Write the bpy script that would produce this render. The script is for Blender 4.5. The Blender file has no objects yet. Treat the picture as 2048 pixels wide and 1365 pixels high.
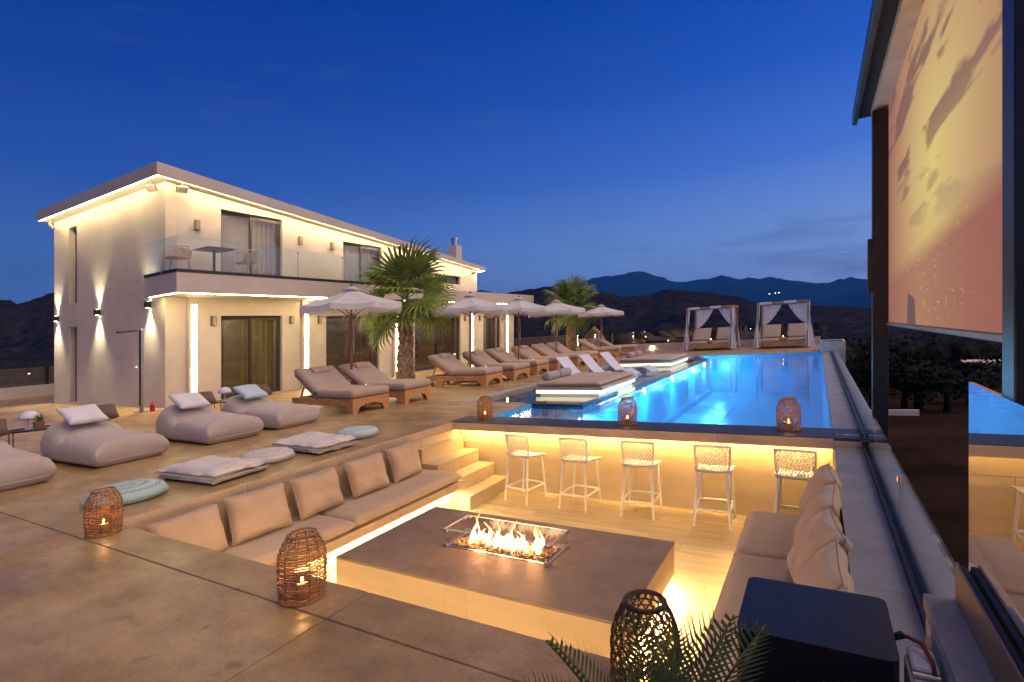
import bpy, bmesh, math, random
from mathutils import Vector, Matrix, noise
R = math.radians
rnd = random.Random(11)
scene = bpy.context.scene
C = scene.collection
sin, cos, PI = math.sin, math.cos, math.pi

# ------------------------------------------------------------------ camera, sky, sun, exposure
A = R(30.247)                       # the pool runs along +Y; the camera looks this far left of it
cam = bpy.data.objects.new('camera', bpy.data.cameras.new('camera')); C.objects.link(cam)
cam.data.sensor_width = 36.0
cam.data.lens = 36 * 1043.02 / 2048
cam.data.shift_y = -0.00805
cam.data.clip_start = 0.05; cam.data.clip_end = 60000
cam.rotation_euler = (PI / 2, 0, A)
cam.location = (0, 0, 1.4)
# the photograph was levelled in its development: verticals upright, the horizon falling 3.4 degrees to the left
rig = bpy.data.objects.new('camera_rig', None); C.objects.link(rig); cam.parent = rig
S = Matrix.Identity(4); S[2][0] = -0.05991 * cos(A); S[2][1] = -0.05991 * sin(A)
cam.matrix_parent_inverse = S
scene.camera = cam

SUN_AZ, SUN_EL = 78, 55            # afterglow: to the right of the terrace, azimuth clockwise from +Y
world = bpy.data.worlds.new('World'); scene.world = world; world.use_nodes = True
wn, wl = world.node_tree.nodes, world.node_tree.links
def N(t, **k):
    n = wn.new(t)
    for a, b in k.items(): setattr(n, a, b)
    return n
def ramp(n, pts):
    e = n.color_ramp.elements
    while len(e) > 1: e.remove(e[-1])
    e[0].position, e[0].color = pts[0][0], (*pts[0][1], 1)
    for p, c in pts[1:]:
        q = e.new(p); q.color = (*c, 1)
def wmath(op, a, b=None, clamp=False):
    n = N('ShaderNodeMath', operation=op, use_clamp=clamp)
    for i, v in enumerate((a, b)):
        if v is None: continue
        if isinstance(v, (int, float)): n.inputs[i].default_value = v
        else: wl.new(v, n.inputs[i])
    return n.outputs[0]
def wmix(blend, fac, a, b):
    n = N('ShaderNodeMix', data_type='RGBA', blend_type=blend)
    for sock, v in ((n.inputs[0], fac), (n.inputs[6], a), (n.inputs[7], b)):
        if isinstance(v, (int, float)): sock.default_value = v
        elif isinstance(v, tuple): sock.default_value = (*v, 1)
        else: wl.new(v, sock)
    return n.outputs[2]
sky = N('ShaderNodeTexSky', sky_type='NISHITA', sun_disc=False)
sky.sun_elevation = R(-2.2); sky.sun_rotation = R(SUN_AZ); sky.ozone_density = 4.0; sky.dust_density = 0.4; sky.altitude = 300
tc = N('ShaderNodeTexCoord'); sep = N('ShaderNodeSeparateXYZ'); wl.new(tc.outputs['Generated'], sep.inputs[0])
up = wmath('MAXIMUM', sep.outputs[2], 0.0)
g = N('ShaderNodeValToRGB'); wl.new(up, g.inputs[0])
ramp(g, [(0, (.42, .53, .84)), (.06, (.36, .48, .85)), (.13, (.245, .395, .83)), (.27, (.072, .19, .69)), (.40, (.022, .105, .54)), (.53, (.006, .066, .43)), (.75, (.004, .042, .30)), (1, (.003, .03, .22))])
dotn = N('ShaderNodeVectorMath', operation='DOT_PRODUCT'); wl.new(tc.outputs['Generated'], dotn.inputs[0])
dotn.inputs[1].default_value = (sin(R(SUN_AZ)), cos(R(SUN_AZ)), 0)
azb = wmath('ADD', wmath('MULTIPLY', dotn.outputs['Value'], .40), .93)
azc = N('ShaderNodeCombineXYZ'); wl.new(wmath('POWER', azb, 2.0), azc.inputs[0]); wl.new(wmath('POWER', azb, 1.4), azc.inputs[1]); wl.new(azb, azc.inputs[2])
mulaz = N('ShaderNodeVectorMath', operation='MULTIPLY'); wl.new(g.outputs[0], mulaz.inputs[0]); wl.new(azc.outputs[0], mulaz.inputs[1])
# afterglow low in the west
gl = wmath('POWER', wmath('MAXIMUM', dotn.outputs['Value'], 0.0), 6.0)
gl = wmath('MULTIPLY', gl, wmath('POWER', 2.718, wmath('MULTIPLY', up, -4.2)))
glow = N('ShaderNodeVectorMath', operation='SCALE'); glow.inputs[0].default_value = (2.6, 1.2, .70); wl.new(gl, glow.inputs['Scale'])
base = wmix('ADD', 1.0, mulaz.outputs[0], glow.outputs[0])
nis = N('ShaderNodeVectorMath', operation='SCALE'); wl.new(sky.outputs[0], nis.inputs[0]); nis.inputs['Scale'].default_value = .03
base = wmix('ADD', 1.0, base, nis.outputs[0])
# thin streaks of cloud
mp = N('ShaderNodeMapping'); wl.new(tc.outputs['Generated'], mp.inputs[0]); mp.inputs['Scale'].default_value = (2.2, 2.2, 15)
nz = N('ShaderNodeTexNoise'); wl.new(mp.outputs[0], nz.inputs[0]); nz.inputs['Scale'].default_value = 2.1; nz.inputs['Detail'].default_value = 7; nz.inputs['Roughness'].default_value = .62
cr = N('ShaderNodeValToRGB'); wl.new(nz.outputs[0], cr.inputs[0]); ramp(cr, [(.54, (0, 0, 0)), (.72, (1, 1, 1))])
band = N('ShaderNodeValToRGB'); wl.new(up, band.inputs[0]); ramp(band, [(.0, (.55, .55, .55)), (.1, (.5, .5, .5)), (.2, (.22, .22, .22)), (.5, (.1, .1, .1)), (1, (.06, .06, .06))])
cf = wmath('MULTIPLY', cr.outputs[0], band.outputs[0])
base = wmix('MIX', cf, base, (.085, .115, .27))
bg = wn['Background']; wl.new(base, bg.inputs[0]); bg.inputs[1].default_value = 1.0

sun = bpy.data.objects.new('sun', bpy.data.lights.new('sun', 'SUN')); C.objects.link(sun)
sun.data.energy = 2.85; sun.data.angle = R(90); sun.data.color = (1.0, .71, .43)
sun.rotation_euler = Vector((-sin(R(SUN_AZ)) * cos(R(SUN_EL)), -cos(R(SUN_AZ)) * cos(R(SUN_EL)), -sin(R(SUN_EL)))).to_track_quat('-Z', 'Y').to_euler()

vs = scene.view_settings
vs.view_transform = 'Standard'; vs.look = 'None'; vs.exposure = 0.0; vs.gamma = 1.0; vs.use_curve_mapping = False
cy = scene.cycles
cy.use_denoising = True
try: cy.denoiser = 'OPENIMAGEDENOISE'
except Exception: pass
cy.max_bounces = 7; cy.diffuse_bounces = 3; cy.glossy_bounces = 4; cy.transmission_bounces = 6; cy.transparent_max_bounces = 20; cy.volume_bounces = 0
cy.sample_clamp_indirect = 6.0; cy.sample_clamp_direct = 0.0; cy.caustics_reflective = False; cy.caustics_refractive = False
cy.use_adaptive_sampling = True; cy.adaptive_threshold = 0.03

# ------------------------------------------------------------------ mesh helpers
class MB:
    def __init__(s): s.v = []; s.f = []
    def add(s, vs, fs):
        o = len(s.v); s.v += [tuple(v) for v in vs]; s.f += [tuple(i + o for i in f) for f in fs]; return s
    def box(s, x0, x1, y0, y1, z0, z1, b=0.0):
        if b <= 0:
            return s.add([(x, y, z) for z in (z0, z1) for y in (y0, y1) for x in (x0, x1)],
                         [(0, 2, 3, 1), (4, 5, 7, 6), (0, 1, 5, 4), (2, 6, 7, 3), (0, 4, 6, 2), (1, 3, 7, 5)])
        b = min(b, (x1 - x0) * .49, (y1 - y0) * .49, (z1 - z0) * .49)
        bm = bmesh.new()
        for sx in (0, 1):
            for sy in (0, 1):
                for sz in (0, 1):
                    p = ((x0, x1)[sx], (y0, y1)[sy], (z0, z1)[sz]); q = ((x0 + b, x1 - b)[sx], (y0 + b, y1 - b)[sy], (z0 + b, z1 - b)[sz])
                    bm.verts.new((p[0], q[1], q[2])); bm.verts.new((q[0], p[1], q[2])); bm.verts.new((q[0], q[1], p[2]))
        bmesh.ops.convex_hull(bm, input=bm.verts)
        bmesh.ops.dissolve_limit(bm, angle_limit=.02, verts=bm.verts, edges=bm.edges)
        bm.verts.index_update()
        vs = [v.co[:] for v in bm.verts]; fs = [[v.index for v in f.verts] for f in bm.faces]; bm.free()
        return s.add(vs, fs)
    def tube(s, pts, r, n=6, closed=False, caps=True):
        pts = [Vector(p) for p in pts]; m = len(pts)
        rs = r if isinstance(r, (list, tuple)) else [r] * m
        vs, fs = [], []; ref = None
        for i, p in enumerate(pts):
            a = pts[(i - 1) % m] if (closed or i) else p; b = pts[(i + 1) % m] if (closed or i < m - 1) else p
            t = (b - a)
            if t.length < 1e-9: t = Vector((0, 0, 1))
            t.normalize()
            if ref is None:
                ref = Vector((0, 0, 1)) if abs(t.z) < .9 else Vector((1, 0, 0))
            u = ref - t * ref.dot(t)
            if u.length < 1e-6: u = Vector((1, 0, 0)) - t * t.x
            u.normalize(); w = t.cross(u); ref = u
            vs += [p + (u * cos(2 * PI * k / n) + w * sin(2 * PI * k / n)) * rs[i] for k in range(n)]
        for i in range(m if closed else m - 1):
            j = (i + 1) % m
            for k in range(n):
                fs.append((i * n + k, i * n + (k + 1) % n, j * n + (k + 1) % n, j * n + k))
        if caps and not closed:
            fs.append(tuple(range(n - 1, -1, -1))); fs.append(tuple((m - 1) * n + k for k in range(n)))
        return s.add(vs, fs)
    def lathe(s, prof, n=20, c=(0, 0, 0), sx=1, sy=1):
        vs, fs = [], []
        for (r, z) in prof:
            vs += [(c[0] + r * cos(2 * PI * k / n) * sx, c[1] + r * sin(2 * PI * k / n) * sy, c[2] + z) for k in range(n)]
        for i in range(len(prof) - 1):
            for k in range(n):
                fs.append((i * n + k, i * n + (k + 1) % n, (i + 1) * n + (k + 1) % n, (i + 1) * n + k))
        fs.append(tuple(range(n - 1, -1, -1))); fs.append(tuple((len(prof) - 1) * n + k for k in range(n)))
        return s.add(vs, fs)
    def prism(s, poly, a0, a1, axis='x'):
        # poly in the plane across the axis, extruded from a0 to a1
        m = len(poly)
        def P(p, a): return {'x': (a, p[0], p[1]), 'y': (p[0], a, p[1]), 'z': (p[0], p[1], a)}[axis]
        vs = [P(p, a0) for p in poly] + [P(p, a1) for p in poly]
        fs = [tuple(range(m - 1, -1, -1)), tuple(range(m, 2 * m))] + [(i, (i + 1) % m, m + (i + 1) % m, m + i) for i in range(m)]
        return s.add(vs, fs)
    def grid(s, fn, nu, nv, closed_u=False):
        vs = [fn(i / nu, j / nv) for j in range(nv + 1) for i in range(nu + (0 if closed_u else 1))]
        w = nu if closed_u else nu + 1
        fs = [(j * w + i, j * w + (i + 1) % w, (j + 1) * w + (i + 1) % w, (j + 1) * w + i) for j in range(nv) for i in range(nu)]
        return s.add(vs, fs)
    def xf(s, M):
        s.v = [tuple(M @ Vector(v)) for v in s.v]; return s
    def mesh(s, name, smooth=False):
        me = bpy.data.meshes.new(name); me.from_pydata(s.v, [], s.f); me.update()
        if smooth is True: me.shade_smooth()
        elif smooth: me.shade_smooth(); me.set_sharp_from_angle(angle=R(smooth))
        return me
def fix(me):
    bm = bmesh.new(); bm.from_mesh(me); bmesh.ops.recalc_face_normals(bm, faces=bm.faces); bm.to_mesh(me); bm.free()
def obj(name, mb, mat, parent=None, smooth=False, loc=None, rot=None, sub=0, kind=None):
    me = mb if isinstance(mb, bpy.types.Mesh) else mb.mesh(name, smooth)
    if not isinstance(mb, bpy.types.Mesh): fix(me)
    if mat is not None and not me.materials: me.materials.append(mat)
    o = bpy.data.objects.new(name, me); C.objects.link(o)
    if parent is not None: o.parent = parent
    if loc is not None: o.location = loc
    if rot is not None: o.rotation_euler = rot
    if sub: md = o.modifiers.new('s', 'SUBSURF'); md.levels = sub; md.render_levels = sub
    if kind: o['kind'] = kind
    return o
def tag(o, label, cat, group=None):
    o['label'] = label; o['category'] = cat
    if group: o['group'] = group
    return o
def thing(name, label, cat, loc=(0, 0, 0), rz=0.0, group=None):
    o = bpy.data.objects.new(name, None); C.objects.link(o); o.empty_display_size = .1
    o.location = loc; o.rotation_euler = (0, 0, rz)
    return tag(o, label, cat, group)
def copy_tree(o, parent=None):
    c = o.copy(); C.objects.link(c); c.parent = parent
    for ch in list(o.children): copy_tree(ch, c)
    return c
def dup(o, loc, rz, label):
    c = copy_tree(o); c.location = loc; c.rotation_euler = (0, 0, rz); c['label'] = label; return c
def light(name, kind, loc, power, color, parent=None, **k):
    l = bpy.data.lights.new(name, kind); l.energy = power; l.color = color
    for a, b in k.items(): setattr(l, a, b)
    o = bpy.data.objects.new(name, l); C.objects.link(o); o.location = loc
    if parent is not None: o.parent = parent
    return o

# ------------------------------------------------------------------ materials
MATS = {}
def nodes(name):
    m = bpy.data.materials.new(name); m.use_nodes = True
    return m, m.node_tree.nodes, m.node_tree.links
def M(name, base, rough=.8, var=.12, scale=4.0, stretch=(1, 1, 1), bump=0.0, bscale=60.0, metal=0.0, rand=0.0, rvar=0.0,
      spec=.5, transl=0.0, coat=0.0, bstretch=None, detail=6, hue=None, sheen=0.0):
    m, n, l = nodes(name); p = n['Principled BSDF']
    tc = n.new('ShaderNodeTexCoord'); mp = n.new('ShaderNodeMapping'); mp.inputs['Scale'].default_value = stretch
    l.new(tc.outputs['Object'], mp.inputs[0])
    if rand:
        oi = n.new('ShaderNodeObjectInfo'); va = n.new('ShaderNodeVectorMath'); va.operation = 'SCALE'; va.inputs[0].default_value = (37, 51, 23)
        l.new(oi.outputs['Random'], va.inputs['Scale']); l.new(va.outputs[0], mp.inputs['Location'])
    nz = n.new('ShaderNodeTexNoise'); nz.inputs['Scale'].default_value = scale; nz.inputs['Detail'].default_value = detail; nz.inputs['Roughness'].default_value = .6
    l.new(mp.outputs[0], nz.inputs[0])
    cr = n.new('ShaderNodeValToRGB'); l.new(nz.outputs[0], cr.inputs[0])
    lo = tuple(max(0, c * (1 - var)) for c in base); hi = tuple(min(1, c * (1 + var)) for c in (hue or base))
    e = cr.color_ramp.elements; e[0].position = .32; e[0].color = (*lo, 1); e[1].position = .68; e[1].color = (*hi, 1)
    out = cr.outputs[0]
    if rand:
        mr = n.new('ShaderNodeMapRange'); mr.inputs[3].default_value = 1 - rand; mr.inputs[4].default_value = 1 + rand; l.new(oi.outputs['Random'], mr.inputs[0])
        sc_ = n.new('ShaderNodeVectorMath'); sc_.operation = 'SCALE'; l.new(out, sc_.inputs[0]); l.new(mr.outputs[0], sc_.inputs['Scale']); out = sc_.outputs[0]
    l.new(out, p.inputs['Base Color'])
    p.inputs['Roughness'].default_value = rough; p.inputs['Metallic'].default_value = metal; p.inputs['Specular IOR Level'].default_value = spec
    p.inputs['Coat Weight'].default_value = coat
    if sheen: p.inputs['Sheen Weight'].default_value = sheen
    if rvar:
        rr = n.new('ShaderNodeMapRange'); rr.inputs[1].default_value = .3; rr.inputs[2].default_value = .7; rr.inputs[3].default_value = rough - rvar; rr.inputs[4].default_value = rough + rvar
        n2 = n.new('ShaderNodeTexNoise'); n2.inputs['Scale'].default_value = scale * 2.3; n2.inputs['Detail'].default_value = 5; l.new(mp.outputs[0], n2.inputs[0])
        l.new(n2.outputs[0], rr.inputs[0]); l.new(rr.outputs[0], p.inputs['Roughness'])
    if bump:
        nb = n.new('ShaderNodeTexNoise'); nb.inputs['Scale'].default_value = bscale; nb.inputs['Detail'].default_value = 4
        if bstretch:
            m2 = n.new('ShaderNodeMapping'); m2.inputs['Scale'].default_value = bstretch; l.new(tc.outputs['Object'], m2.inputs[0]); l.new(m2.outputs[0], nb.inputs[0])
        else: l.new(mp.outputs[0], nb.inputs[0])
        b = n.new('ShaderNodeBump'); b.inputs['Strength'].default_value = bump; b.inputs['Distance'].default_value = .02
        l.new(nb.outputs[0], b.inputs['Height']); l.new(b.outputs[0], p.inputs['Normal'])
    if transl:
        t = n.new('ShaderNodeBsdfTranslucent'); l.new(out, t.inputs[0]); mx = n.new('ShaderNodeMixShader'); mx.inputs[0].default_value = transl
        l.new(p.outputs[0], mx.inputs[1]); l.new(t.outputs[0], mx.inputs[2]); l.new(mx.outputs[0], n['Material Output'].inputs[0])
    MATS[name] = m
    return m
def E(name, color, strength):
    m, n, l = nodes(name); n.remove(n['Principled BSDF']); e = n.new('ShaderNodeEmission')
    e.inputs[0].default_value = (*color, 1); e.inputs[1].default_value = strength
    l.new(e.outputs[0], n['Material Output'].inputs[0]); return m
def glass(name, tint, rough=.0, ior=1.5, boost=1.0):
    m, n, l = nodes(name); n.remove(n['Principled BSDF'])
    f = n.new('ShaderNodeFresnel'); gb = n.new('ShaderNodeNewGeometry'); mi = n.new('ShaderNodeMapRange'); mi.inputs[3].default_value = ior; mi.inputs[4].default_value = 1 / ior
    l.new(gb.outputs['Backfacing'], mi.inputs[0]); l.new(mi.outputs[0], f.inputs[0])
    t = n.new('ShaderNodeBsdfTransparent'); t.inputs[0].default_value = (*tint, 1)
    g = n.new('ShaderNodeBsdfGlossy'); g.inputs[0].default_value = (1, 1, 1, 1); g.inputs['Roughness'].default_value = rough
    mt = n.new('ShaderNodeMath'); mt.operation = 'MULTIPLY'; mt.use_clamp = True; mt.inputs[1].default_value = boost; l.new(f.outputs[0], mt.inputs[0])
    x = n.new('ShaderNodeMixShader'); l.new(mt.outputs[0], x.inputs[0]); l.new(t.outputs[0], x.inputs[1]); l.new(g.outputs[0], x.inputs[2])
    l.new(x.outputs[0], n['Material Output'].inputs[0]); return m

WARM = (1.0, .62, .24); SOFT = (1.0, .72, .38); DAY = (1.0, .83, .55)
plaster = M('plaster', (.61, .55, .45), .92, .06, 1.3, bump=.25, bscale=90)
plaster_end = M('render_coat', (.62, .56, .45), .9, .10, .8, bump=.3, bscale=70)
def concrete(name):
    m, n, l = nodes(name); p = n['Principled BSDF']; tc = n.new('ShaderNodeTexCoord')
    def nz(scale, stretch=(1, 1, 1), detail=6, rough=.6):
        mp = n.new('ShaderNodeMapping'); mp.inputs['Scale'].default_value = stretch; l.new(tc.outputs['Object'], mp.inputs[0])
        x = n.new('ShaderNodeTexNoise'); x.inputs['Scale'].default_value = scale; x.inputs['Detail'].default_value = detail; x.inputs['Roughness'].default_value = rough; l.new(mp.outputs[0], x.inputs[0]); return x.outputs[0]
    def cr(v, pts):
        x = n.new('ShaderNodeValToRGB'); l.new(v, x.inputs[0]); e = x.color_ramp.elements; e[0].position, e[0].color = pts[0][0], (*pts[0][1], 1); e[1].position, e[1].color = pts[-1][0], (*pts[-1][1], 1)
        for q, c in pts[1:-1]: e.new(q).color = (*c, 1)
        return x.outputs[0]
    def mix(mode, f, a, b):
        x = n.new('ShaderNodeMix'); x.data_type = 'RGBA'; x.blend_type = mode; x.inputs[0].default_value = f; l.new(a, x.inputs[6]); l.new(b, x.inputs[7]); return x.outputs[2]
    base = cr(nz(.9, (1, 1.3, 1), 10, .68), [(.30, (.27, .17, .075)), (.50, (.41, .275, .12)), (.70, (.52, .38, .19))])
    st = cr(nz(2.6, (.85, 1.35, 1), 9, .68), [(.32, (.74, .72, .70)), (.64, (1.14, 1.12, 1.10))])
    sp = cr(nz(7, (1, 1, 1), 4, .5), [(.24, (.55, .52, .5)), (.36, (1, 1, 1))])
    fine = cr(nz(60, (1, 1, 1), 3), [(.3, (.86, .86, .86)), (.7, (1.1, 1.1, 1.1))])
    l.new(mix('MULTIPLY', 1, mix('MULTIPLY', 1, mix('MULTIPLY', 1, base, st), sp), fine), p.inputs['Base Color'])
    l.new(cr(nz(2.1, (.8, 1.5, 1), 7), [(.3, (.26, .26, .26)), (.7, (.56, .56, .56))]), p.inputs['Roughness']); p.inputs['Specular IOR Level'].default_value = .34
    b1 = n.new('ShaderNodeBump'); b1.inputs['Strength'].default_value = .22; b1.inputs['Distance'].default_value = .02; l.new(nz(4.0, (.7, 1.5, 1), 4), b1.inputs['Height'])
    b2 = n.new('ShaderNodeBump'); b2.inputs['Strength'].default_value = .10; b2.inputs['Distance'].default_value = .004; l.new(nz(70), b2.inputs['Height']); l.new(b1.outputs[0], b2.inputs['Normal'])
    l.new(b2.outputs[0], p.inputs['Normal']); return m
deckm = concrete('deck_concrete')
gapm = M('joint_filler', (.03, .025, .02), .9)
stone = M('dark_stone', (.215, .155, .11), .5, .2, 3.5, bump=.10, bscale=30, rvar=.08, detail=8, spec=.3)
porc = M('porcelain_plank', (.52, .39, .22), .42, .12, 2.2, stretch=(.6, 7, 7), rand=.10, bump=.06, bscale=20, hue=(.58, .44, .23))
porcw = M('porcelain_panel', (.56, .43, .26), .45, .06, 1.6, stretch=(.7, 5, 5), rand=.04, bump=.06, bscale=20, hue=(.58, .45, .28))
ledgem = M('ledge_stone', (.30, .29, .275), .5, .14, 2.6, bump=.1, bscale=40, rand=.06)
fab_pit = M('canvas_sand', (.47, .35, .225), .95, .06, 3, bump=.22, bscale=260, sheen=.2)
fab_pil = M('canvas_sand_pillow', (.52, .38, .245), .95, .07, 5, bump=.22, bscale=260, sheen=.2)
fab_bag = M('canvas_taupe', (.52, .44, .35), .95, .06, 2.5, bump=.2, bscale=220, sheen=.2)
fab_lng = M('canvas_mushroom', (.50, .39, .285), .95, .06, 3, bump=.2, bscale=240)
fab_dark = M('canvas_brown', (.16, .105, .075), .95, .1, 5, bump=.2, bscale=240)
white_fab = M('white_cotton', (.74, .72, .70), .95, .05, 4, bump=.2, bscale=200)
blue_fab = M('pale_blue_cotton', (.50, .62, .68), .95, .1, 4, bump=.2, bscale=200)
cream_fab = M('cream_cotton', (.76, .70, .60), .95, .1, 12, bump=.4, bscale=120)
wood = M('warm_pine', (.55, .26, .085), .5, .28, 3, stretch=(1, 8, 8), bump=.1, bscale=25, hue=(.62, .33, .12))
wood_red = M('oiled_hardwood', (.27, .095, .045), .45, .2, 5, stretch=(6, 6, 1), bump=.1, bscale=30)
wood_cab = M('cabana_timber', (.36, .20, .095), .6, .2, 4, stretch=(5, 5, 1))
metal_d = M('anthracite_metal', (.035, .033, .032), .42, .1, 6, metal=.4, spec=.5)
metal_s = M('brushed_steel', (.55, .53, .50), .28, .08, 6, stretch=(1, 1, 14), metal=1.0)
metal_b = M('bronze_box', (.34, .27, .18), .4, .1, 6, metal=.5)
frame_m = M('window_frame', (.045, .04, .036), .45, .08, 5)
canvas_u = M('parasol_canvas', (.80, .81, .80), .9, .05, 5, transl=.3, bump=.12, bscale=180)
fringe_m = M('fringe_cotton', (.76, .71, .62), .95, .08, 20, transl=.3)
rattan = M('rattan', (.28, .145, .05), .55, .35, 14, stretch=(1, 1, 5), bump=.3, bscale=60, hue=(.40, .20, .075))
rattan_d = M('dark_rattan', (.065, .035, .018), .55, .35, 14, stretch=(1, 1, 5), bump=.3, bscale=60)
rattan_l = M('pale_rattan', (.50, .38, .22), .6, .2, 14)
wire_m = M('black_wire', (.02, .015, .012), .5)
white_pl = M('white_polymer', (.86, .82, .74), .42, .03, 6)
resin = M('white_resin', (.70, .72, .76), .35, .03, 3)
leaf = M('palm_leaf', (.16, .25, .04), .42, .4, 3, transl=.3, hue=(.27, .35, .08), rand=.25)
cyc = M('cycad_leaf', (.06, .10, .028), .4, .4, 8, transl=.25, hue=(.11, .155, .045), rand=.2)
trunk_m = M('palm_trunk', (.30, .18, .10), .9, .5, 9, bump=.6, bscale=30, hue=(.34, .23, .14))
trunk_l = M('palm_leaf_base', (.50, .36, .22), .85, .35, 8, bump=.4, bscale=40)
terra = M('terracotta', (.36, .18, .10), .8, .15, 6)
herb = M('herb_leaf', (.10, .20, .04), .6, .4, 20, transl=.2)
chan = M('glazing_channel', (.022, .018, .015), .5, .2, 8, spec=.25)
dirt = M('dry_earth', (.026, .017, .013), 1.0, .6, .25, bump=.6, bscale=3, detail=10, spec=0)
rail_glass = glass('railing_glass', (.925, .97, .95), ior=1.52)
near_glass = glass('tinted_glass', (.60, .58, .55), ior=1.55, boost=3.0)
win_glass = glass('window_glass', (.80, .78, .74), ior=1.55, boost=1.5)
cup_glass = glass('candle_glass', (.95, .93, .9), ior=1.4)
led_pit = E('led_amber', (1.0, .69, .33), 470)
led_sofa = E('led_sofa', (1.0, .71, .37), 110)
led_front = E('led_front', (1.0, .71, .37), 210)
clear_glass = glass('clear_glass', (.95, .95, .94), ior=1.5, boost=1.6)
led_bar = E('led_bar', (1.0, .63, .20), 310)
led_house = E('led_house', (1.0, .75, .41), 112)
led_strip = E('led_upright', (1.0, .77, .42), 46)
led_bed = E('led_daybed', (1.0, .84, .54), 2.5)
flame_c = E('candle_flame', (1.0, .42, .10), 60)
lamp_w = E('lamp_lens', (1.0, .90, .66), 40)

# ------------------------------------------------------------------ ground, hills
def ridge(name, dist, pts, depth, base_z, mat, rough_amp, seed, nrow=26, step=7.0):
    """a range of hills: pts = skyline heights (m) by azimuth (deg, clockwise from +Y)"""
    mb = MB(); az0, az1 = pts[0][0], pts[-1][0]; n = int((az1 - az0) / (step / dist * 57.3))
    n = min(n, 620)
    def sky_h(a):
        for (a0, h0), (a1, h1) in zip(pts, pts[1:]):
            if a0 <= a <= a1:
                t = (a - a0) / (a1 - a0); t = t * t * (3 - 2 * t) * .5 + t * .5
                return h0 + (h1 - h0) * t
        return pts[-1][1]
    def fn(u, v):
        a = az0 + (az1 - az0) * u; r = dist - depth * (.75 - v)
        s = v / .75 if v <= .75 else 1 - (v - .75) / .25 * .8
        h = sky_h(a)
        prof = s ** 1.25
        x, y = r * sin(R(a)), r * cos(R(a))
        q = Vector((x / depth * 3.2, y / depth * 3.2, seed))
        f = noise.fractal(q, 1.0, 2.1, 6) * rough_amp
        gul = abs(noise.noise(Vector((x / depth * 6, y / depth * 2, seed + 9)))) * rough_amp
        k = min(1, s * 1.6) * (1 - .82 * max(0, s - .55) / .45)
        return (x, y, base_z + (h - base_z) * prof + (f - gul * .7) * k + noise.fractal(q * 9, 1, 2, 3) * rough_amp * .10 * s)
    mb.grid(fn, n, nrow)
    return obj(name, mb, mat, smooth=True, kind='structure')
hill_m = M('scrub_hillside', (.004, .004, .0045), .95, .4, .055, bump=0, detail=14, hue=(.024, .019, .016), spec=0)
mount_m = M('far_rock', (.008, .010, .014), .95, .5, .0022, detail=12, spec=0)
hl = [(-115, 70), (-100, 80), (-85, 96), (-74.72, 100.3), (-74.16, 98.8), (-73.72, 92.7), (-73.14, 95.7), (-72.54, 101.9), (-71.48, 109.1), (-63.9, 138), (-52.4, 122), (-37, 80), (-34, 85.8), (-31.6, 91.5), (-29.5, 93.8), (-26.6, 93), (-23.4, 86.7), (-20.4, 77.5), (-18.1, 62.8), (-15.4, 62.1), (-13.95, 73), (-12.4, 68.6), (-10.3, 65.2), (-6.8, 50.7), (-4.3, 36.2), (-.4, 23.6), (4.3, 12.7), (9.8, 5.9), (14.2, 2.7), (30, 8), (60, 30)]
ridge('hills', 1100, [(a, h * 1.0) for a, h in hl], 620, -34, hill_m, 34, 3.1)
ml = [(-60, 560), (-45, 600), (-37, 621), (-31.6, 618), (-27.2, 634), (-24.5, 685), (-22, 741), (-19.2, 808), (-16.2, 835), (-14.3, 725), (-13, 656), (-10.7, 641), (-8.7, 653), (-6.8, 577), (-5.2, 583), (-3.5, 573), (-1.6, 493), (1.1, 455), (4.5, 442), (9.8, 354), (14.2, 283), (30, 300), (50, 350)]
ridge('mountains', 7800, ml, 4200, -60, mount_m, 330, 8.7, nrow=40)

def gz(x, y):
    d = math.hypot(x, y)
    z = -3.1 - max(0, d - 14) * .045 if d < 320 else -16.9 - (d - 320) * .022
    return max(z, -36) + noise.noise(Vector((x * .05, y * .05, 0))) * min(1.2, d * .012)
gm = MB(); rings = [0, 6, 10, 14, 18, 22, 27, 33, 40, 50, 65, 85, 110, 150, 200, 280, 400, 600, 900, 1600, 4000, 12000, 30000]; na = 96
gv = [(r * sin(2 * PI * k / na), r * cos(2 * PI * k / na), gz(r * sin(2 * PI * k / na), r * cos(2 * PI * k / na))) for r in rings for k in range(na)]
gf = [(i * na + k, i * na + (k + 1) % na, (i + 1) * na + (k + 1) % na, (i + 1) * na + k) for i in range(len(rings) - 1) for k in range(na)]
gm.add(gv, gf); obj('ground', gm, dirt, smooth=True, kind='structure')

# ------------------------------------------------------------------ terrace deck, in cast slabs
deck = obj('deck', MB().box(-29, -5.16, -4, 28.6, -3.4, -.135).box(-5.16, .17, -4, 2.10, -3.4, -.135).box(-5.16, .42, 22.4, 28.6, -3.4, -.135)
           .box(-5.2, -4.8, 7.50, 9.0, -1.6, -.135), gapm, kind='structure')
deck['label'] = 'dark brown burnished concrete terrace with saw-cut joints'
G = .004
def slab(x0, x1, y0, y1):
    obj('slab', MB().box(x0 + G, x1 - G, y0 + G, y1 - G, -.12, 0, .004), deckm, deck)
def slabs(xs, ys):
    for a, b in zip(xs, xs[1:]):
        for c, d in zip(ys, ys[1:]): slab(a, b, c, d)
slabs([-29, -23.6, -18.6, -14.0, -9.3, -4.705, -2.155, .17], [-4, -1.3, 1.82])
slabs([-5.13, -2.155, .17], [1.82, 2.12])
slabs([-29, -23.6, -18.6, -14.0, -9.3, -5.13], [1.82, 6.62])
slabs([-29, -23.6, -18.6, -14.0, -9.3, -5.24], [6.62, 9.02])
slab(-5.24, -4.78, 7.47, 9.02); slab(-5.24, -5.13, 6.62, 6.895)
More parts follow.
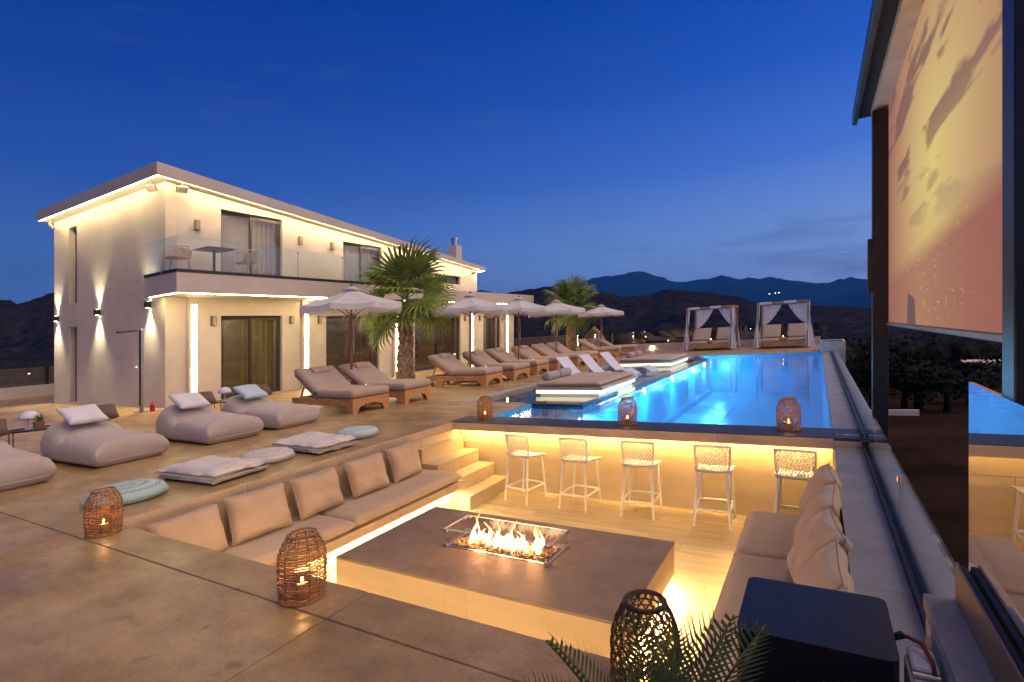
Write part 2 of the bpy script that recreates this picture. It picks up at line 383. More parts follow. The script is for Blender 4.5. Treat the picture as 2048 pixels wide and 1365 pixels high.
slabs([-29, -23.6, -18.6, -14.0, -9.9, -6.42], [9.02, 13, 17, 21.2])
slabs([-29, -23.6, -18.6, -14.0, -9.3, -4.32], [21.2, 24.4, 28.5])
slabs([-4.32, .16], [22.32, 25.2, 28.5])

# ------------------------------------------------------------------ pool
tile = M('pool_tile', (.05, .42, .72), .3, .10, 3, hue=(.07, .47, .78))
shelf_m = M('shelf_tile', (.58, .56, .50), .4, .1, 4)
PW = -.055
basin = obj('pool_basin', MB().box(-3.80, .15, 7.47, 22.32, -1.62, -1.5)                # floor
            .box(.15, .165, 7.46, 22.32, -1.6, -.01).box(-4.32, .15, 22.305, 22.32, -1.6, -.01)
            .box(-4.78, .15, 7.455, 7.47, -1.6, -.125)
            .box(-4.79, -4.775, 7.47, 9.0, -1.6, -.01), tile, kind='structure')
ptl = MB().box(-.594, .594, -.594, .594, 0, .02, .004).mesh('floor_tile'); ptl.materials.append(tile)
for i in range(3):
    for j in range(12): obj('floor_tile', ptl, None, basin, loc=(-2.95 + i * 1.2, 8.1 + j * 1.2, -1.5))
obj('ledge_wall', MB().box(-4.05, -3.80, 10.95, 22.3, -1.5, -.30).box(-3.80, -3.62, 9.05, 22.0, -1.5, -1.32), tile, basin)
for i in range(4):
    obj('step', MB().box(-4.77 + i * .26, -4.51 + i * .26, 7.48, 8.94, -1.5, -.30 - i * .28, .01), tile, basin)
obj('shelf', MB().box(-6.41, -3.82, 9.06, 20.9, -.6, -.20).box(-6.42, -6.40, 9.05, 20.9, -.2, -.004).box(-4.32, -3.82, 20.9, 22.3, -.6, -.20), shelf_m, basin)
obj('edge_stone', MB().box(-6.55, -6.42, 9.03, 21.19, -.10, .006, .004).box(-6.42, -4.98, 8.98, 9.06, -.10, .006, .004), M('pale_coping', (.42, .38, .32), .5, .1, 3), basin)
# spill rim, faced with small dark blue tiles
rim = obj('spill_rim', MB().box(-4.98, -3.72, 8.95, 9.03, -.05, 0.0, .006).box(-3.80, -3.72, 9.03, 10.95, -.05, 0.0, .006), M('rim_stone', (.03, .035, .045), .25, .2, 6), basin)
tl = MB().box(-.036, .036, -.006, .006, -.05, .05, .003).mesh('rim_tile'); tl.materials.append(M('mosaic', (.06, .20, .30), .2, .3, 30, rand=.35))
for i in range(15):
    for j in range(2): obj('rim_tile', tl, None, basin, loc=(-4.93 + i * .084, 8.944, -.11 - j * .11))
for i in range(23):
    for j in range(2): obj('rim_tile', tl, None, basin, loc=(-3.714, 8.99 + i * .084, -.11 - j * .11), rot=(0, 0, PI / 2))
obj('rim_core', MB().box(-4.96, -3.74, 8.955, 9.02, -.6, -.05).box(-3.79, -3.725, 9.02, 10.94, -1.2, -.05), tile, basin)
# water
def watermat(name, tint, bump, refl=.6):
    m, n, l = nodes(name); n.remove(n['Principled BSDF'])
    tc = n.new('ShaderNodeTexCoord'); mp = n.new('ShaderNodeMapping'); mp.inputs['Scale'].default_value = (1.0, 2.2, 1); l.new(tc.outputs['Object'], mp.inputs[0])
    nz = n.new('ShaderNodeTexNoise'); nz.inputs['Scale'].default_value = 1.5; nz.inputs['Detail'].default_value = 4; l.new(mp.outputs[0], nz.inputs[0])
    b = n.new('ShaderNodeBump'); b.inputs['Strength'].default_value = bump; b.inputs['Distance'].default_value = .03; l.new(nz.outputs[0], b.inputs['Height'])
    f = n.new('ShaderNodeFresnel'); f.inputs[0].default_value = 1.33; l.new(b.outputs[0], f.inputs['Normal'])
    t = n.new('ShaderNodeBsdfTransparent'); t.inputs[0].default_value = (*tint, 1)
    g = n.new('ShaderNodeBsdfGlossy'); g.inputs['Roughness'].default_value = .05; l.new(b.outputs[0], g.inputs['Normal'])
    mm = n.new('ShaderNodeMath'); mm.operation = 'MULTIPLY'; mm.inputs[1].default_value = refl; l.new(f.outputs[0], mm.inputs[0])
    x = n.new('ShaderNodeMixShader'); l.new(mm.outputs[0], x.inputs[0]); l.new(t.outputs[0], x.inputs[1]); l.new(g.outputs[0], x.inputs[2])
    l.new(x.outputs[0], n['Material Output'].inputs[0]); return m
wm = watermat('pool_water', (.55, .86, .97), .16)
pool = obj('pool_water', MB().add([(-4.775, 7.47, PW), (.15, 7.47, PW), (.15, 22.3, PW), (-3.8, 22.3, PW), (-3.8, 10.95, PW), (-3.73, 10.95, PW), (-3.73, 8.95, PW), (-4.775, 8.95, PW)], [(0, 1, 2, 3, 4, 5, 6, 7)]), wm, kind='structure')
obj('shelf_water', MB().add([(-6.40, 9.06, -.03), (-3.76, 9.06, -.03), (-3.76, 20.9, -.03), (-6.40, 20.9, -.03)], [(0, 1, 2, 3)])
    .add([(-4.31, 20.9, -.03), (-3.80, 20.9, -.03), (-3.80, 22.3, -.03), (-4.31, 22.3, -.03)], [(0, 1, 2, 3)]), watermat('shelf_water', (.80, .90, .93), .08, .32), pool)
pl_lens = E('pool_lens', (.75, .93, 1.0), 55)
for i, y in enumerate((8.75, 10.3, 13.2, 16.2, 19.3, 21.4)):
    t = thing('pool_lamp', 'round underwater lamp in the ledge wall, %s from the bar counter' % ('first', 'second', 'third', 'fourth', 'fifth', 'sixth')[i], 'pool lamp', (-3.80 if i else -3.715, y, -.30), group='underwater lamps along the pool ledge')
    obj('lens', MB().lathe([(.075, .004), (.08, .0), (.08, .02), (.05, .032)], 16).xf(Matrix.Rotation(PI / 2, 4, 'Y')), pl_lens, t, True)
    obj('ring', MB().tube([(.006, .09 * cos(k * PI / 8), .09 * sin(k * PI / 8)) for k in range(16)], .012, 5, True), metal_s, t, True)
    light('pool_light', 'POINT', (.55, 0, -.22), 90 if i < 1 else 120 if i < 2 else 165, (.12, .62, 1.0), t, shadow_soft_size=.06)

# ------------------------------------------------------------------ sunken lounge: floor, walls, bar counter
PZ = -1.05
pit = obj('pit_floor', MB().box(-5.13, .17, 2.12, 7.08, -1.3, PZ - .014), gapm, kind='structure')
pk = MB().box(0, 1.196, 0, .196, -.012, 0, .0015).mesh('plank'); pk.materials.append(porc)
for j in range(25):
    y = 2.14 + j * .2; off = (j % 3) * .4 - .25
    x = -5.13 - off - .0
    while x < .15:
        if y < 7.0: obj('plank', pk, None, pit, loc=(x, y, PZ))
        x += 1.2
walls = thing('pit_wall', 'pale porcelain lining wall of the sunken lounge below the terrace edge', 'wall')
def panels(par, x0, x1, y0, y1, z0, z1, n, axis, name='panel'):
    for i in range(n):
        if axis == 'y':
            a = y0 + (y1 - y0) * i / n; b = y0 + (y1 - y0) * (i + 1) / n; obj(name, MB().box(x0, x1, a + .002, b - .002, z0, z1, .002), porcw, par)
        else:
            a = x0 + (x1 - x0) * i / n; b = x0 + (x1 - x0) * (i + 1) / n; obj(name, MB().box(a + .002, b - .002, y0, y1, z0, z1, .002), porcw, par)
panels(walls, -5.16, -5.125, 2.12, 7.08, -1.05, -.125, 5, 'y')
panels(walls, .166, .20, 2.12, 6.895, -1.05, -.104, 4, 'y')
panels(walls, -5.125, .166, 2.085, 2.118, -1.05, -.125, 5, 'x')
panels(walls, -5.16, -5.125, 2.125, 6.885, -.12, -.004, 4, 'y', 'edge_tile')
obj('led_strip', MB().box(-4.1, -.8, 2.124, 2.138, -.150, -.140), led_front, walls)
obj('backing', MB().box(-5.2, -5.165, 2.1, 7.4, -1.3, -.125).box(.21, .42, 1.0, 7.4, -3.3, -.115), gapm, walls)

slate = M('counter_slate', (.055, .052, .055), .45, .25, 4, bump=.08, bscale=30, detail=8, spec=.35)
bar = thing('bar_counter', 'long bar counter with dark stone top between sunken lounge and pool', 'counter', (0, 0, 0))
for i in range(4):
    x0 = (-5.235, -4.16, -2.62, -1.08)[i]; x1 = (-4.16, -2.62, -1.08, .166)[i]
    obj('top_slab', MB().box(x0 + .0015, x1 - .0015, 6.905, 7.468, -.012, 0, .003), slate, bar)
    obj('fascia_tile', MB().box(x0 + .0015, x1 - .0015, 6.897, 6.915, -.128, -.0125, .002), porcw, bar)
obj('top_slab', MB().box(.167, .66, 6.905, 7.468, -.035, 0, .003), slate, bar)
obj('fascia_tile', MB().box(.167, .66, 6.895, 6.915, -.128, -.0365, .002), porcw, bar)
obj('soffit', MB().box(-5.12, .16, 6.915, 7.06, -.128, -.115), porcw, bar)
for i in range(5):
    a = -5.12 + i * 1.2; b = min(a + 1.2, .164)
    obj('front_tile', MB().box(a + .002, b - .002, 7.07, 7.09, -.352, -.128, .002), porcw, bar)
    a2 = -5.12 + (i - .5) * 1.2; b2 = min(a2 + 1.2, .164); a2 = max(a2, -5.12)
    obj('front_tile', MB().box(a2 + .002, b2 - .002, 7.07, 7.09, -1.05, -.356, .002), porcw, bar)
obj('core', MB().box(-5.12, .164, 7.095, 7.45, -1.6, -.013).box(.167, .655, 6.916, 7.45, -1.6, -.036), gapm, bar)
obj('led_strip', MB().box(-5.10, .15, 6.975, 6.987, -.1315, -.1285), led_bar, bar)

ws = thing('warning_sticker', 'small red and white warning sticker on the counter end by the railing', 'sticker', (.20, 7.08, .0005))
obj('plate', MB().box(0, .22, 0, .05, 0, .0015), M('sticker_white', (.7, .68, .68), .5), ws); obj('red_block', MB().box(.005, .085, .006, .044, .0017, .0025), M('sticker_red', (.45, .03, .03), .5), ws); obj('print_line', MB().box(.10, .205, .014, .020, .0017, .0022).box(.10, .19, .030, .036, .0017, .0022), gapm, ws)
st = thing('steps', 'four pale porcelain steps down from the terrace beside the bar counter', 'steps')
for i, (xn, zt) in enumerate(((-5.03, -.25), (-4.735, -.455), (-4.445, -.655), (-4.17, -.85))):
    xb = -5.124 if i == 0 else (-5.03, -4.735, -4.445)[i - 1] - .03
    obj('tread', MB().box(xb, xn, 5.99, 7.066, zt - .03, zt, .003), porcw, st)
    obj('riser', MB().box(xn - .03, xn - .008, 5.998, 7.066, PZ, zt - .031, .001), porcw, st)
    obj('side_panel', MB().box(xb + .001, xn - .031, 5.998, 6.02, PZ, zt - .031, .001), porcw, st)

# ------------------------------------------------------------------ bench and sofa
def slump_cushion(x0, x1, y0, y1, z0, z1, seed, r=.045, amp=.008, sag=.012):
    """soft block: rounded edges, slight crown and wrinkles"""
    nx = max(8, int((x1 - x0) / .05)); ny = max(8, int((y1 - y0) / .05)); mb = MB()
    def prof(t, L):
        return t
    def top(u, v, s):
        x = x0 + (x1 - x0) * u; y = y0 + (y1 - y0) * v
        ex = min(x - x0, x1 - x) ; ey = min(y - y0, y1 - y); e = min(ex, ey)
        k = 1 - max(0, 1 - e / r) ** 2.2
        h = (z1 - z0) / 2; zc = (z0 + z1) / 2
        w = noise.fractal(Vector((x * 7, y * 7, seed)), 1, 2, 3) * amp + noise.noise(Vector((x * 2.3, y * 2.3, seed + 4))) * amp
        crown = sag * min(1, e / .2)
        return (x, y, zc + s * (h - r * (1 - k)) + (w + crown if s > 0 else 0))
    mb.grid(lambda u, v: top(u, v, 1), nx, ny); mb.grid(lambda u, v: top(u, v, -1), nx, ny)
    # side strips
    W = (nx + 1) * (ny + 1)
    def idx(i, j): return j * (nx + 1) + i
    loop = [idx(i, 0) for i in range(nx)] + [idx(nx, j) for j in range(ny)] + [idx(i, ny) for i in range(nx, 0, -1)] + [idx(0, j) for j in range(ny, 0, -1)]
    m = len(loop)
    mb.f += [(loop[k], loop[k] + W, loop[(k + 1) % m] + W, loop[(k + 1) % m]) for k in range(m)]
    return mb
def pillow_mesh(w, h, t, seed, crease=1.0):
    """square scatter pillow lying in XY, centre at the origin: pinched corners, knife edge, wrinkles"""
    mb = MB(); n = 22
    def fn(s):
        def g(u, v):
            a, b = u * 2 - 1, v * 2 - 1
            px = a * w / 2 * (1 - .075 * (1 - a * a) * 0 - .06 * (1 - b * b) * abs(a) ** 3 * -1 - .05 * (1 - abs(b)) * 0)
            px = a * w / 2 * (1 - .07 * (1 - b * b) ** 1 * abs(a) ** 2 * .9)
            py = b * h / 2 * (1 - .07 * (1 - a * a) ** 1 * abs(b) ** 2 * .9)
            d = max(0, (1 - a ** 4)) ** .5 * max(0, (1 - b ** 4)) ** .5
            bulge = t / 2 * d ** .85
            rr = math.hypot(a, b)
            ang = math.atan2(b, a)
            wr = (noise.noise(Vector((cos(ang) * 1.6, sin(ang) * 1.6, seed + rr * .35))) * .030 * min(1.0, rr * rr * 1.6) + noise.fractal(Vector((a * 1.4, b * 1.4, seed + 3 * s)), 1, 2, 2) * .010) * crease * min(1, d * 2) * (t / .16)
            return (px, py, s * bulge + wr)
        return g
    mb.grid(fn(1), n, n); mb.grid(fn(-1), n, n)
    me = mb.mesh('pillow', True)
    bm = bmesh.new(); bm.from_mesh(me); bmesh.ops.remove_doubles(bm, verts=bm.verts, dist=.0006); bmesh.ops.recalc_face_normals(bm, faces=bm.faces); bm.to_mesh(me); bm.free()
    me.shade_smooth()
    return me
def pillow_obj(w, h, t, seed, crease, mat, parent=None):
    o = obj('scatter_pillow' if parent is None else 'head_pillow', pillow_mesh(w, h, t, seed, crease), mat, parent)
    pts = []
    for k in range(80):
        q = k / 20; i = int(q); f = (q - i) * 2 - 1
        a, b = ((f, -1), (1, f), (-f, 1), (-1, -f))[i]
        pts.append((a * w / 2 * (1 - .063 * (1 - b * b) * a * a), b * h / 2 * (1 - .063 * (1 - a * a) * b * b), 0))
    obj('piping', MB().tube(pts, .0055, 5, True), mat, o, True)
    return o
bench = thing('bench', 'built-in porcelain bench with lit toe recess below the terrace edge', 'bench')
for i in range(3):
    a = 2.13 + i * 1.288; b = a + 1.284
    obj('front_panel', MB().box(-4.315, -4.285, a, b, -.735, -.642, .002), porcw, bench)
obj('seat_board', MB().box(-5.12, -4.316, 2.13, 5.985, -.68, -.645, .002), porcw, bench)
for i in range(3):
    a = 2.13 + i * 1.288; b = a + 1.284
    obj('base_panel', MB().box(-4.47, -4.45, a, b, PZ, -.69, .002), porcw, bench)
obj('led_strip', MB().box(-4.345, -4.330, 2.14, 5.97, -.734, -.729), led_pit, bench)
for nm, a, b, lb in (('seat_cushion', 2.14, 4.02, 'near sand canvas seat cushion of the long bench, beside the wicker lantern'), ('seat_cushion', 4.03, 5.975, 'far sand canvas seat cushion of the long bench, reaching to the steps')):
    tag(obj(nm, slump_cushion(-5.10, -4.305, a, b, -.644, -.515, a), fab_pit, None, True), lb, 'cushion', 'seat cushions')
ORD = ['first', 'second', 'third', 'fourth', 'fifth', 'sixth', 'seventh', 'eighth']
for i, (y, tilt, yaw, w, hh) in enumerate(((2.60, 66, 4, .66, .46), (3.30, 68, -3, .64, .47), (4.02, 67, 3, .62, .46), (4.78, 66, -2, .60, .46), (5.46, 68, 4, .58, .46))):
    o = pillow_obj(hh, w, .20, i * 3.7, .8, fab_pil)
    o.rotation_euler = (0, R(-tilt), R(yaw)); o.location = (-4.90, y, -.505 + hh / 2 * sin(R(tilt)) * .98 + .02)
    o.rotation_euler = (0, R(tilt), R(yaw))
    tag(o, 'sand canvas pillow on the long bench, %s from the wicker lantern' % ORD[i], 'pillow', 'pillows on the bench under the terrace edge')

sofa = thing('sofa_base', 'built-in porcelain seat base with lit toe recess along the glass railing', 'bench')
obj('seat_board', MB().box(-.585, .164, 2.13, 5.80, -.68, -.645, .002), porcw, sofa)
for i in range(3):
    a = 2.13 + i * 1.223
    obj('front_panel', MB().box(-.615, -.587, a, a + 1.219, -.735, -.642, .002), porcw, sofa)
    obj('base_panel', MB().box(-.43, -.41, a, a + 1.219, PZ, -.69, .002), porcw, sofa)
obj('end_panel', MB().box(-.585, .164, 5.785, 5.805, PZ, -.6805, .002), porcw, sofa)
obj('led_strip', MB().box(-.57, -.555, 2.14, 5.77, -.734, -.729), led_sofa, sofa)
for a, b, lb in ((2.14, 3.50, 'sand canvas sofa cushion behind the black speaker box'), (3.51, 4.68, 'middle sand canvas sofa cushion along the glass railing'), (4.69, 5.78, 'far sand canvas sofa cushion nearest the bar stools')):
    tag(obj('seat_cushion', slump_cushion(-.60, .155, a, b, -.644, -.525, a + 7), fab_pit, None, True), lb, 'cushion', 'seat cushions')
for i, (y, tilt, yaw, w, x) in enumerate(((5.42, 66, 184, .60, .02), (4.80, 63, 177, .62, .01), (4.17, 60, 187, .62, .00), (3.53, 62, 181, .62, .00), (2.90, 64, 176, .60, .01))):
    o = pillow_obj(.50, w, .21, 40 + i * 2.3, .9, fab_pil)
    o.rotation_euler = (0, R(tilt), R(yaw)); o.location = (x, y, -.52 + .26 * sin(R(tilt)) + .05)
    tag(o, 'rumpled sand canvas pillow on the sofa, %s from the bar counter' % ORD[i], 'pillow', 'pillows on the sofa along the railing')

# ------------------------------------------------------------------ fire table
ft = thing('fire_table', 'large low stone fire table with glowing underside in the sunken lounge', 'fire table', (0, 0, 0))
TX0, TX1, TY0, TY1, TZ = -3.89, -1.122, 3.395, 4.872, -.60
xs, ys = [TX0, -2.70, -1.88, TX1], [TY0, 3.99, TY1]
GX0, GX1, GY0, GY1 = -3.06, -1.97, 3.985, 4.36
for (a, b, c, d) in ((TX0, -2.62, TY0, GY0), (-2.62, TX1, TY0, GY0), (TX0, GX0, GY0, GY1), (GX1, TX1, GY0, GY1), (TX0, -2.2, GY1, TY1), (-2.2, TX1, GY1, TY1)):
    obj('top_slab', MB().box(a + .001, b - .001, c + .001, d - .001, TZ - .022, TZ, .0012), stone, ft)
for (a, b) in ((TX0, -2.62), (-2.62, -2.40), (-2.40, TX1)):
    obj('side_tile', MB().box(a + .001, b - .001, TY0 + .003, TY0 + .02, -.895, TZ - .023, .001), porcw, ft)
    obj('side_tile', MB().box(a + .001, b - .001, TY1 - .02, TY1 - .003, -.895, TZ - .023, .001), porcw, ft)
for x in (TX0 + .003, TX1 - .02):
    obj('side_tile', MB().box(x, x + .017, TY0 + .022, TY1 - .022, -.895, TZ - .023, .001), porcw, ft)
obj('underside', MB().box(TX0 + .021, TX1 - .021, TY0 + .021, TY1 - .021, -.893, -.88), porcw, ft)
obj('plinth', MB().box(TX0 + .13, TX1 - .13, TY0 + .13, TY1 - .13, PZ, -.894, .002), porcw, ft)
e = .018
for (a, b, c, d) in ((TX0 + .03, TX1 - .03, TY0 + .028, TY0 + .028 + e), (TX0 + .03, TX1 - .03, TY1 - .028 - e, TY1 - .028), (TX0 + .028, TX0 + .028 + e, TY0 + .06, TY1 - .06), (TX1 - .028 - e, TX1 - .028, TY0 + .06, TY1 - .06)):
    obj('led_strip', MB().box(a, b, c, d, -.900, -.8935), led_pit, ft)
tray = obj('burner_tray', MB().box(GX0 + .02, GX1 - .02, GY0 + .02, GY1 - .02, TZ - .05, TZ - .03), metal_d, ft)
obj('tray_edge', MB().box(GX0, GX1, GY0, GY0 + .028, TZ - .05, TZ + .008, .003).box(GX0, GX1, GY1 - .028, GY1, TZ - .05, TZ + .008, .003).box(GX0, GX0 + .028, GY0 + .0285, GY1 - .0285, TZ - .05, TZ + .008, .003).box(GX1 - .028, GX1, GY0 + .0285, GY1 - .0285, TZ - .05, TZ + .008, .003), metal_s, ft)
pm = MB()
for i in range(520):
    x = rnd.uniform(GX0 + .05, GX1 - .05); y = rnd.uniform(GY0 + .05, GY1 - .05); r = rnd.uniform(.010, .024); z = TZ - .025 + rnd.uniform(0, .04)
    vs = [Vector((cos(k * PI / 2.5 + j * .6) * r * (1 if j == 1 else .6) * rnd.uniform(.75, 1.2), sin(k * PI / 2.5 + j * .6) * r * (1 if j == 1 else .6), (j - 1) * r * .8)) + Vector((x, y, z)) for j in range(3) for k in range(5)]
    pm.add(vs, [(j * 5 + k, j * 5 + (k + 1) % 5, (j + 1) * 5 + (k + 1) % 5, (j + 1) * 5 + k) for j in range(2) for k in range(5)] + [(4, 3, 2, 1, 0), (10, 11, 12, 13, 14)])
obj('lava_stones', pm, M('lava_rock', (.36, .24, .13), .6, .5, 30), ft, 40, kind='stuff')
gt = TZ + .165
for (a, b, c, d) in ((GX0 - .01, GX1 + .01, GY0 - .012, GY0 - .004), (GX0 - .01, GX1 + .01, GY1 + .004, GY1 + .012), (GX0 - .012, GX0 - .004, GY0, GY1), (GX1 + .004, GX1 + .012, GY0, GY1)):
    obj('glass_guard', MB().box(a, b, c, d, TZ + .012, gt), clear_glass, ft)
gle = M('glass_edge', (.55, .62, .56), .2)
for (a, b, c, d) in ((GX0 - .01, GX1 + .01, GY0 - .0125, GY0 - .0035), (GX0 - .01, GX1 + .01, GY1 + .0035, GY1 + .0125), (GX0 - .0125, GX0 - .0035, GY0, GY1), (GX1 + .0035, GX1 + .0125, GY0, GY1)):
    obj('glass_edge', MB().box(a, b, c, d, gt + .0002, gt + .004), gle, ft)
for x in (GX0 - .012, GX1 + .012):
    for y in (GY0 - .012, GY1 + .012):
        for z in (TZ + .002, gt - .025):
            sx = 1 if x < -2.5 else -1; sy = 1 if y < 4.1 else -1
            o = obj('corner_clip', MB().box(min(x - .008 * sx, x + .045 * sx), max(x - .008 * sx, x + .045 * sx), min(y - .008 * sy, y + .006 * sy), max(y - .008 * sy, y + .006 * sy), z, z + .03, .003)
                .box(min(x - .008 * sx, x + .006 * sx), max(x - .008 * sx, x + .006 * sx), min(y + .0065 * sy, y + .045 * sy), max(y + .0065 * sy, y + .045 * sy), z, z + .03, .003), metal_s, ft)
fm, n, l = nodes('flame'); n.remove(n['Principled BSDF'])
tcn = n.new('ShaderNodeTexCoord'); sp = n.new('ShaderNodeSeparateXYZ'); l.new(tcn.outputs['Object'], sp.inputs[0])
mr = n.new('ShaderNodeMapRange'); mr.inputs[1].default_value = TZ - .04; mr.inputs[2].default_value = TZ + .30; l.new(sp.outputs[2], mr.inputs[0])
cr = n.new('ShaderNodeValToRGB'); l.new(mr.outputs[0], cr.inputs[0]); ee = cr.color_ramp.elements; ee[0].color = (1, .42, .12, 1); ee[0].position = .0; ee[1].color = (1, .22, .03, 1)
q = ee.new(.35); q.color = (1, .72, .40, 1); q = ee.new(.7); q.color = (1, .42, .10, 1)
em = n.new('ShaderNodeEmission'); l.new(cr.outputs[0], em.inputs[0]); em.inputs[1].default_value = 6.5
nzz = n.new('ShaderNodeTexNoise'); nzz.inputs['Scale'].default_value = 9; mpp = n.new('ShaderNodeMapping'); mpp.inputs['Scale'].default_value = (3, 3, .8); l.new(tcn.outputs['Object'], mpp.inputs[0]); l.new(mpp.outputs[0], nzz.inputs[0])
c2 = n.new('ShaderNodeValToRGB'); l.new(nzz.outputs[0], c2.inputs[0]); c2.color_ramp.elements[0].position = .36; c2.color_ramp.elements[1].position = .66
c2.color_ramp.elements[0].color = (.05, .05, .05, 1); c2.color_ramp.elements[1].color = (.75, .75, .75, 1)
tr = n.new('ShaderNodeBsdfTransparent'); mx = n.new('ShaderNodeMixShader'); l.new(c2.outputs[0], mx.inputs[0]); l.new(tr.outputs[0], mx.inputs[1]); l.new(em.outputs[0], mx.inputs[2]); l.new(mx.outputs[0], n['Material Output'].inputs[0])
fr = thing('fire', 'row of orange flames burning behind the glass guard of the fire table', 'fire')
for i in range(40):
    q = (i + .5) / 40
    x = GX0 + .17 + (GX1 - GX0 - .33) * q + rnd.uniform(-.03, .03); y = (GY0 + GY1) / 2 + rnd.uniform(-.055, .055)
    env = .45 + .55 * abs(sin(q * 11.0 + .6)) ; h = rnd.choice((.07, .11, .15, .20, .26)) * env * rnd.uniform(.85, 1.2) + .03; r = rnd.uniform(.010, .030); ph = rnd.uniform(0, 6); lean = rnd.uniform(-.05, .06)
    pts, rs = [], []
    for k in range(13):
        t = k / 12
        pts.append((x + lean * t * t + .026 * sin(ph + t * 7.5) * t, y + .018 * cos(ph + t * 6) * t, TZ - .03 + h * t)); rs.append(r * (.55 + 1.6 * t if t < .28 else (1 - t) ** .75 * 1.3) * (1 + .38 * sin(ph * 2 + t * 14)) + .0008)
    obj('flame', MB().tube(pts, rs, 8), fm, fr, True)
for x in (-2.8, -2.5, -2.2):
    light('fire_light', 'POINT', (x, 4.17, TZ + .15), 17.0, (1.0, .42, .13), fr, shadow_soft_size=.07)

# ------------------------------------------------------------------ house
house = thing('house', 'two-storey white rendered villa with lit eaves and glass balcony', 'house', (0, 0, 0))
XF, XB, YE, YU, YG = -14.3, -20.98, 7.03, 21.13, 24.72
def roof_z(y): return 6.10 - (y - 6.63) * .0988           # top of the fascia
def soff_z(y): return roof_z(y) - (.315 - (y - 6.63) * .0085)
def wall_with(par, name, y0, y1, z0, z1, holes, x0, x1, mat, topf=None):
    mb = MB(); cur = y0
    hs = sorted(holes)
    def seg(a, b, c, d):
        if b - a < .001: return
        if topf and d >= z1 - .001:
            ta, tb = topf(a), topf(b)
            mb.add([(x0, a, c), (x1, a, c), (x0, b, c), (x1, b, c), (x0, a, ta), (x1, a, ta), (x0, b, tb), (x1, b, tb)], [(0, 2, 3, 1), (4, 5, 7, 6), (0, 1, 5, 4), (2, 6, 7, 3), (0, 4, 6, 2), (1, 3, 7, 5)])
        else: mb.box(x0, x1, a, b, c, d)
    for (a, b, c, d) in hs:
        seg(cur, a, z0, z1)
        if c > z0 + .001: mb.box(x0, x1, a, b, z0, c)
        seg(a, b, d, z1)
        cur = b
    seg(cur, y1, z0, z1)
    return obj(name, mb, mat, par)
doorsG = [(8.47, 10.39, .02, 2.36), (12.07, 14.55, .02, 2.36), (16.57, 19.79, .02, 2.36), (21.69, 23.36, .02, 2.36)]
winU = [(8.47, 10.40, 3.43, 5.33), (12.81, 14.70, 3.43, 4.955), (17.9, 19.75, 3.78, 4.16)]
wall_with(house, 'front_wall', YE + .25, YG, 0, 2.84, doorsG, XF - .25, XF, plaster)
wall_with(house, 'upper_wall', YE + .25, YU, 3.34, 5.9, winU, XF - .25, XF, plaster, lambda y: soff_z(y) + .02)
# end wall with the two slots
ew = MB(); S0, S1 = -19.89, -19.36
for (a, b, c, d) in ((XB, S0, 0, 5.86), (S1, XF, 0, 5.86), (S0, S1, 0, .07), (S0, S1, 2.39, 3.09), (S0, S1, 5.45, 5.86)):
    ew.box(a, b, YE, YE + .25, c, d)
obj('end_wall', ew, plaster_end, house)
obj('back_wall', MB().box(XB, XB + .25, YE + .25, YU, 0, 4.6), plaster, house)
obj('far_wall', MB().box(XB + .25, XF - .25, YU - .25, YU, 2.84, 4.6).box(XB + .25, XF - .25, YG - .25, YG, 0, 2.83), plaster, house)
obj('floor', MB().box(XB + .25, XF - .25, YE + .25, YU - .25, 2.9, 3.35).box(XB + .25, XF - .25, YE + .25, YG - .25, -.02, .015), M('house_floor', (.26, .20, .14), .4), house)
obj('partition', MB().box(-17.6, -17.5, YE + .25, YG - .25, .02, 2.84).box(-17.6, -17.5, YE + .25, YU - .25, 3.36, 4.5).box(-17.5, XF - .25, 11.2, 11.3, .02, 2.84).box(-17.5, XF - .25, 15.4, 15.5, .02, 2.84).box(-17.5, XF - .25, 20.6, 20.7, .02, 2.84).box(-17.5, XF - .25, 11.4, 11.5, 3.36, 5.0), M('inner_wall', (.50, .44, .36), .9), house)
# roof: fascia, soffit, top
def sheared(x0, x1, y0, y1, fz0, fz1):
    return MB().add([(x0, y0, fz0(y0)), (x1, y0, fz0(y0)), (x0, y1, fz0(y1)), (x1, y1, fz0(y1)), (x0, y0, fz1(y0)), (x1, y0, fz1(y0)), (x0, y1, fz1(y1)), (x1, y1, fz1(y1))],
                    [(0, 2, 3, 1), (4, 5, 7, 6), (0, 1, 5, 4), (2, 6, 7, 3), (0, 4, 6, 2), (1, 3, 7, 5)])
RX0, RX1, RY0, RY1 = -21.10, -13.87, 6.63, 21.28
roof = obj('roof', sheared(RX0, RX1, RY0, RY1, lambda y: soff_z(y) + .035, roof_z), plaster, house)
obj('fascia_lip', sheared(RX1 - .035, RX1 - .001, RY0 + .001, RY1 - .001, soff_z, lambda y: soff_z(y) + .034), plaster, roof)
obj('fascia_lip', MB().box(RX0 + .001, RX1 - .036, RY0 + .001, RY0 + .035, soff_z(RY0), soff_z(RY0) + .034), plaster, roof)
obj('led_strip', sheared(RX1 - .070, RX1 - .048, RY0 + .05, RY1 - .05, lambda y: soff_z(y) + .012, lambda y: soff_z(y) + .033), led_house, roof)
obj('led_strip', MB().box(RX0 + .05, RX1 - .09, RY0 + .045, RY0 + .067, soff_z(RY0) + .010, soff_z(RY0) + .030), led_house, roof)
obj('led_strip', MB().box(RX1 - .5, RX1 - .09, RY1 - .085, RY1 - .05, soff_z(RY1) + .010, soff_z(RY1) + .030), led_house, roof)
ch = obj('chimney', MB().box(-15.54, -15.0, 20.4, 20.86, 4.4, 5.81, .01), plaster, roof)
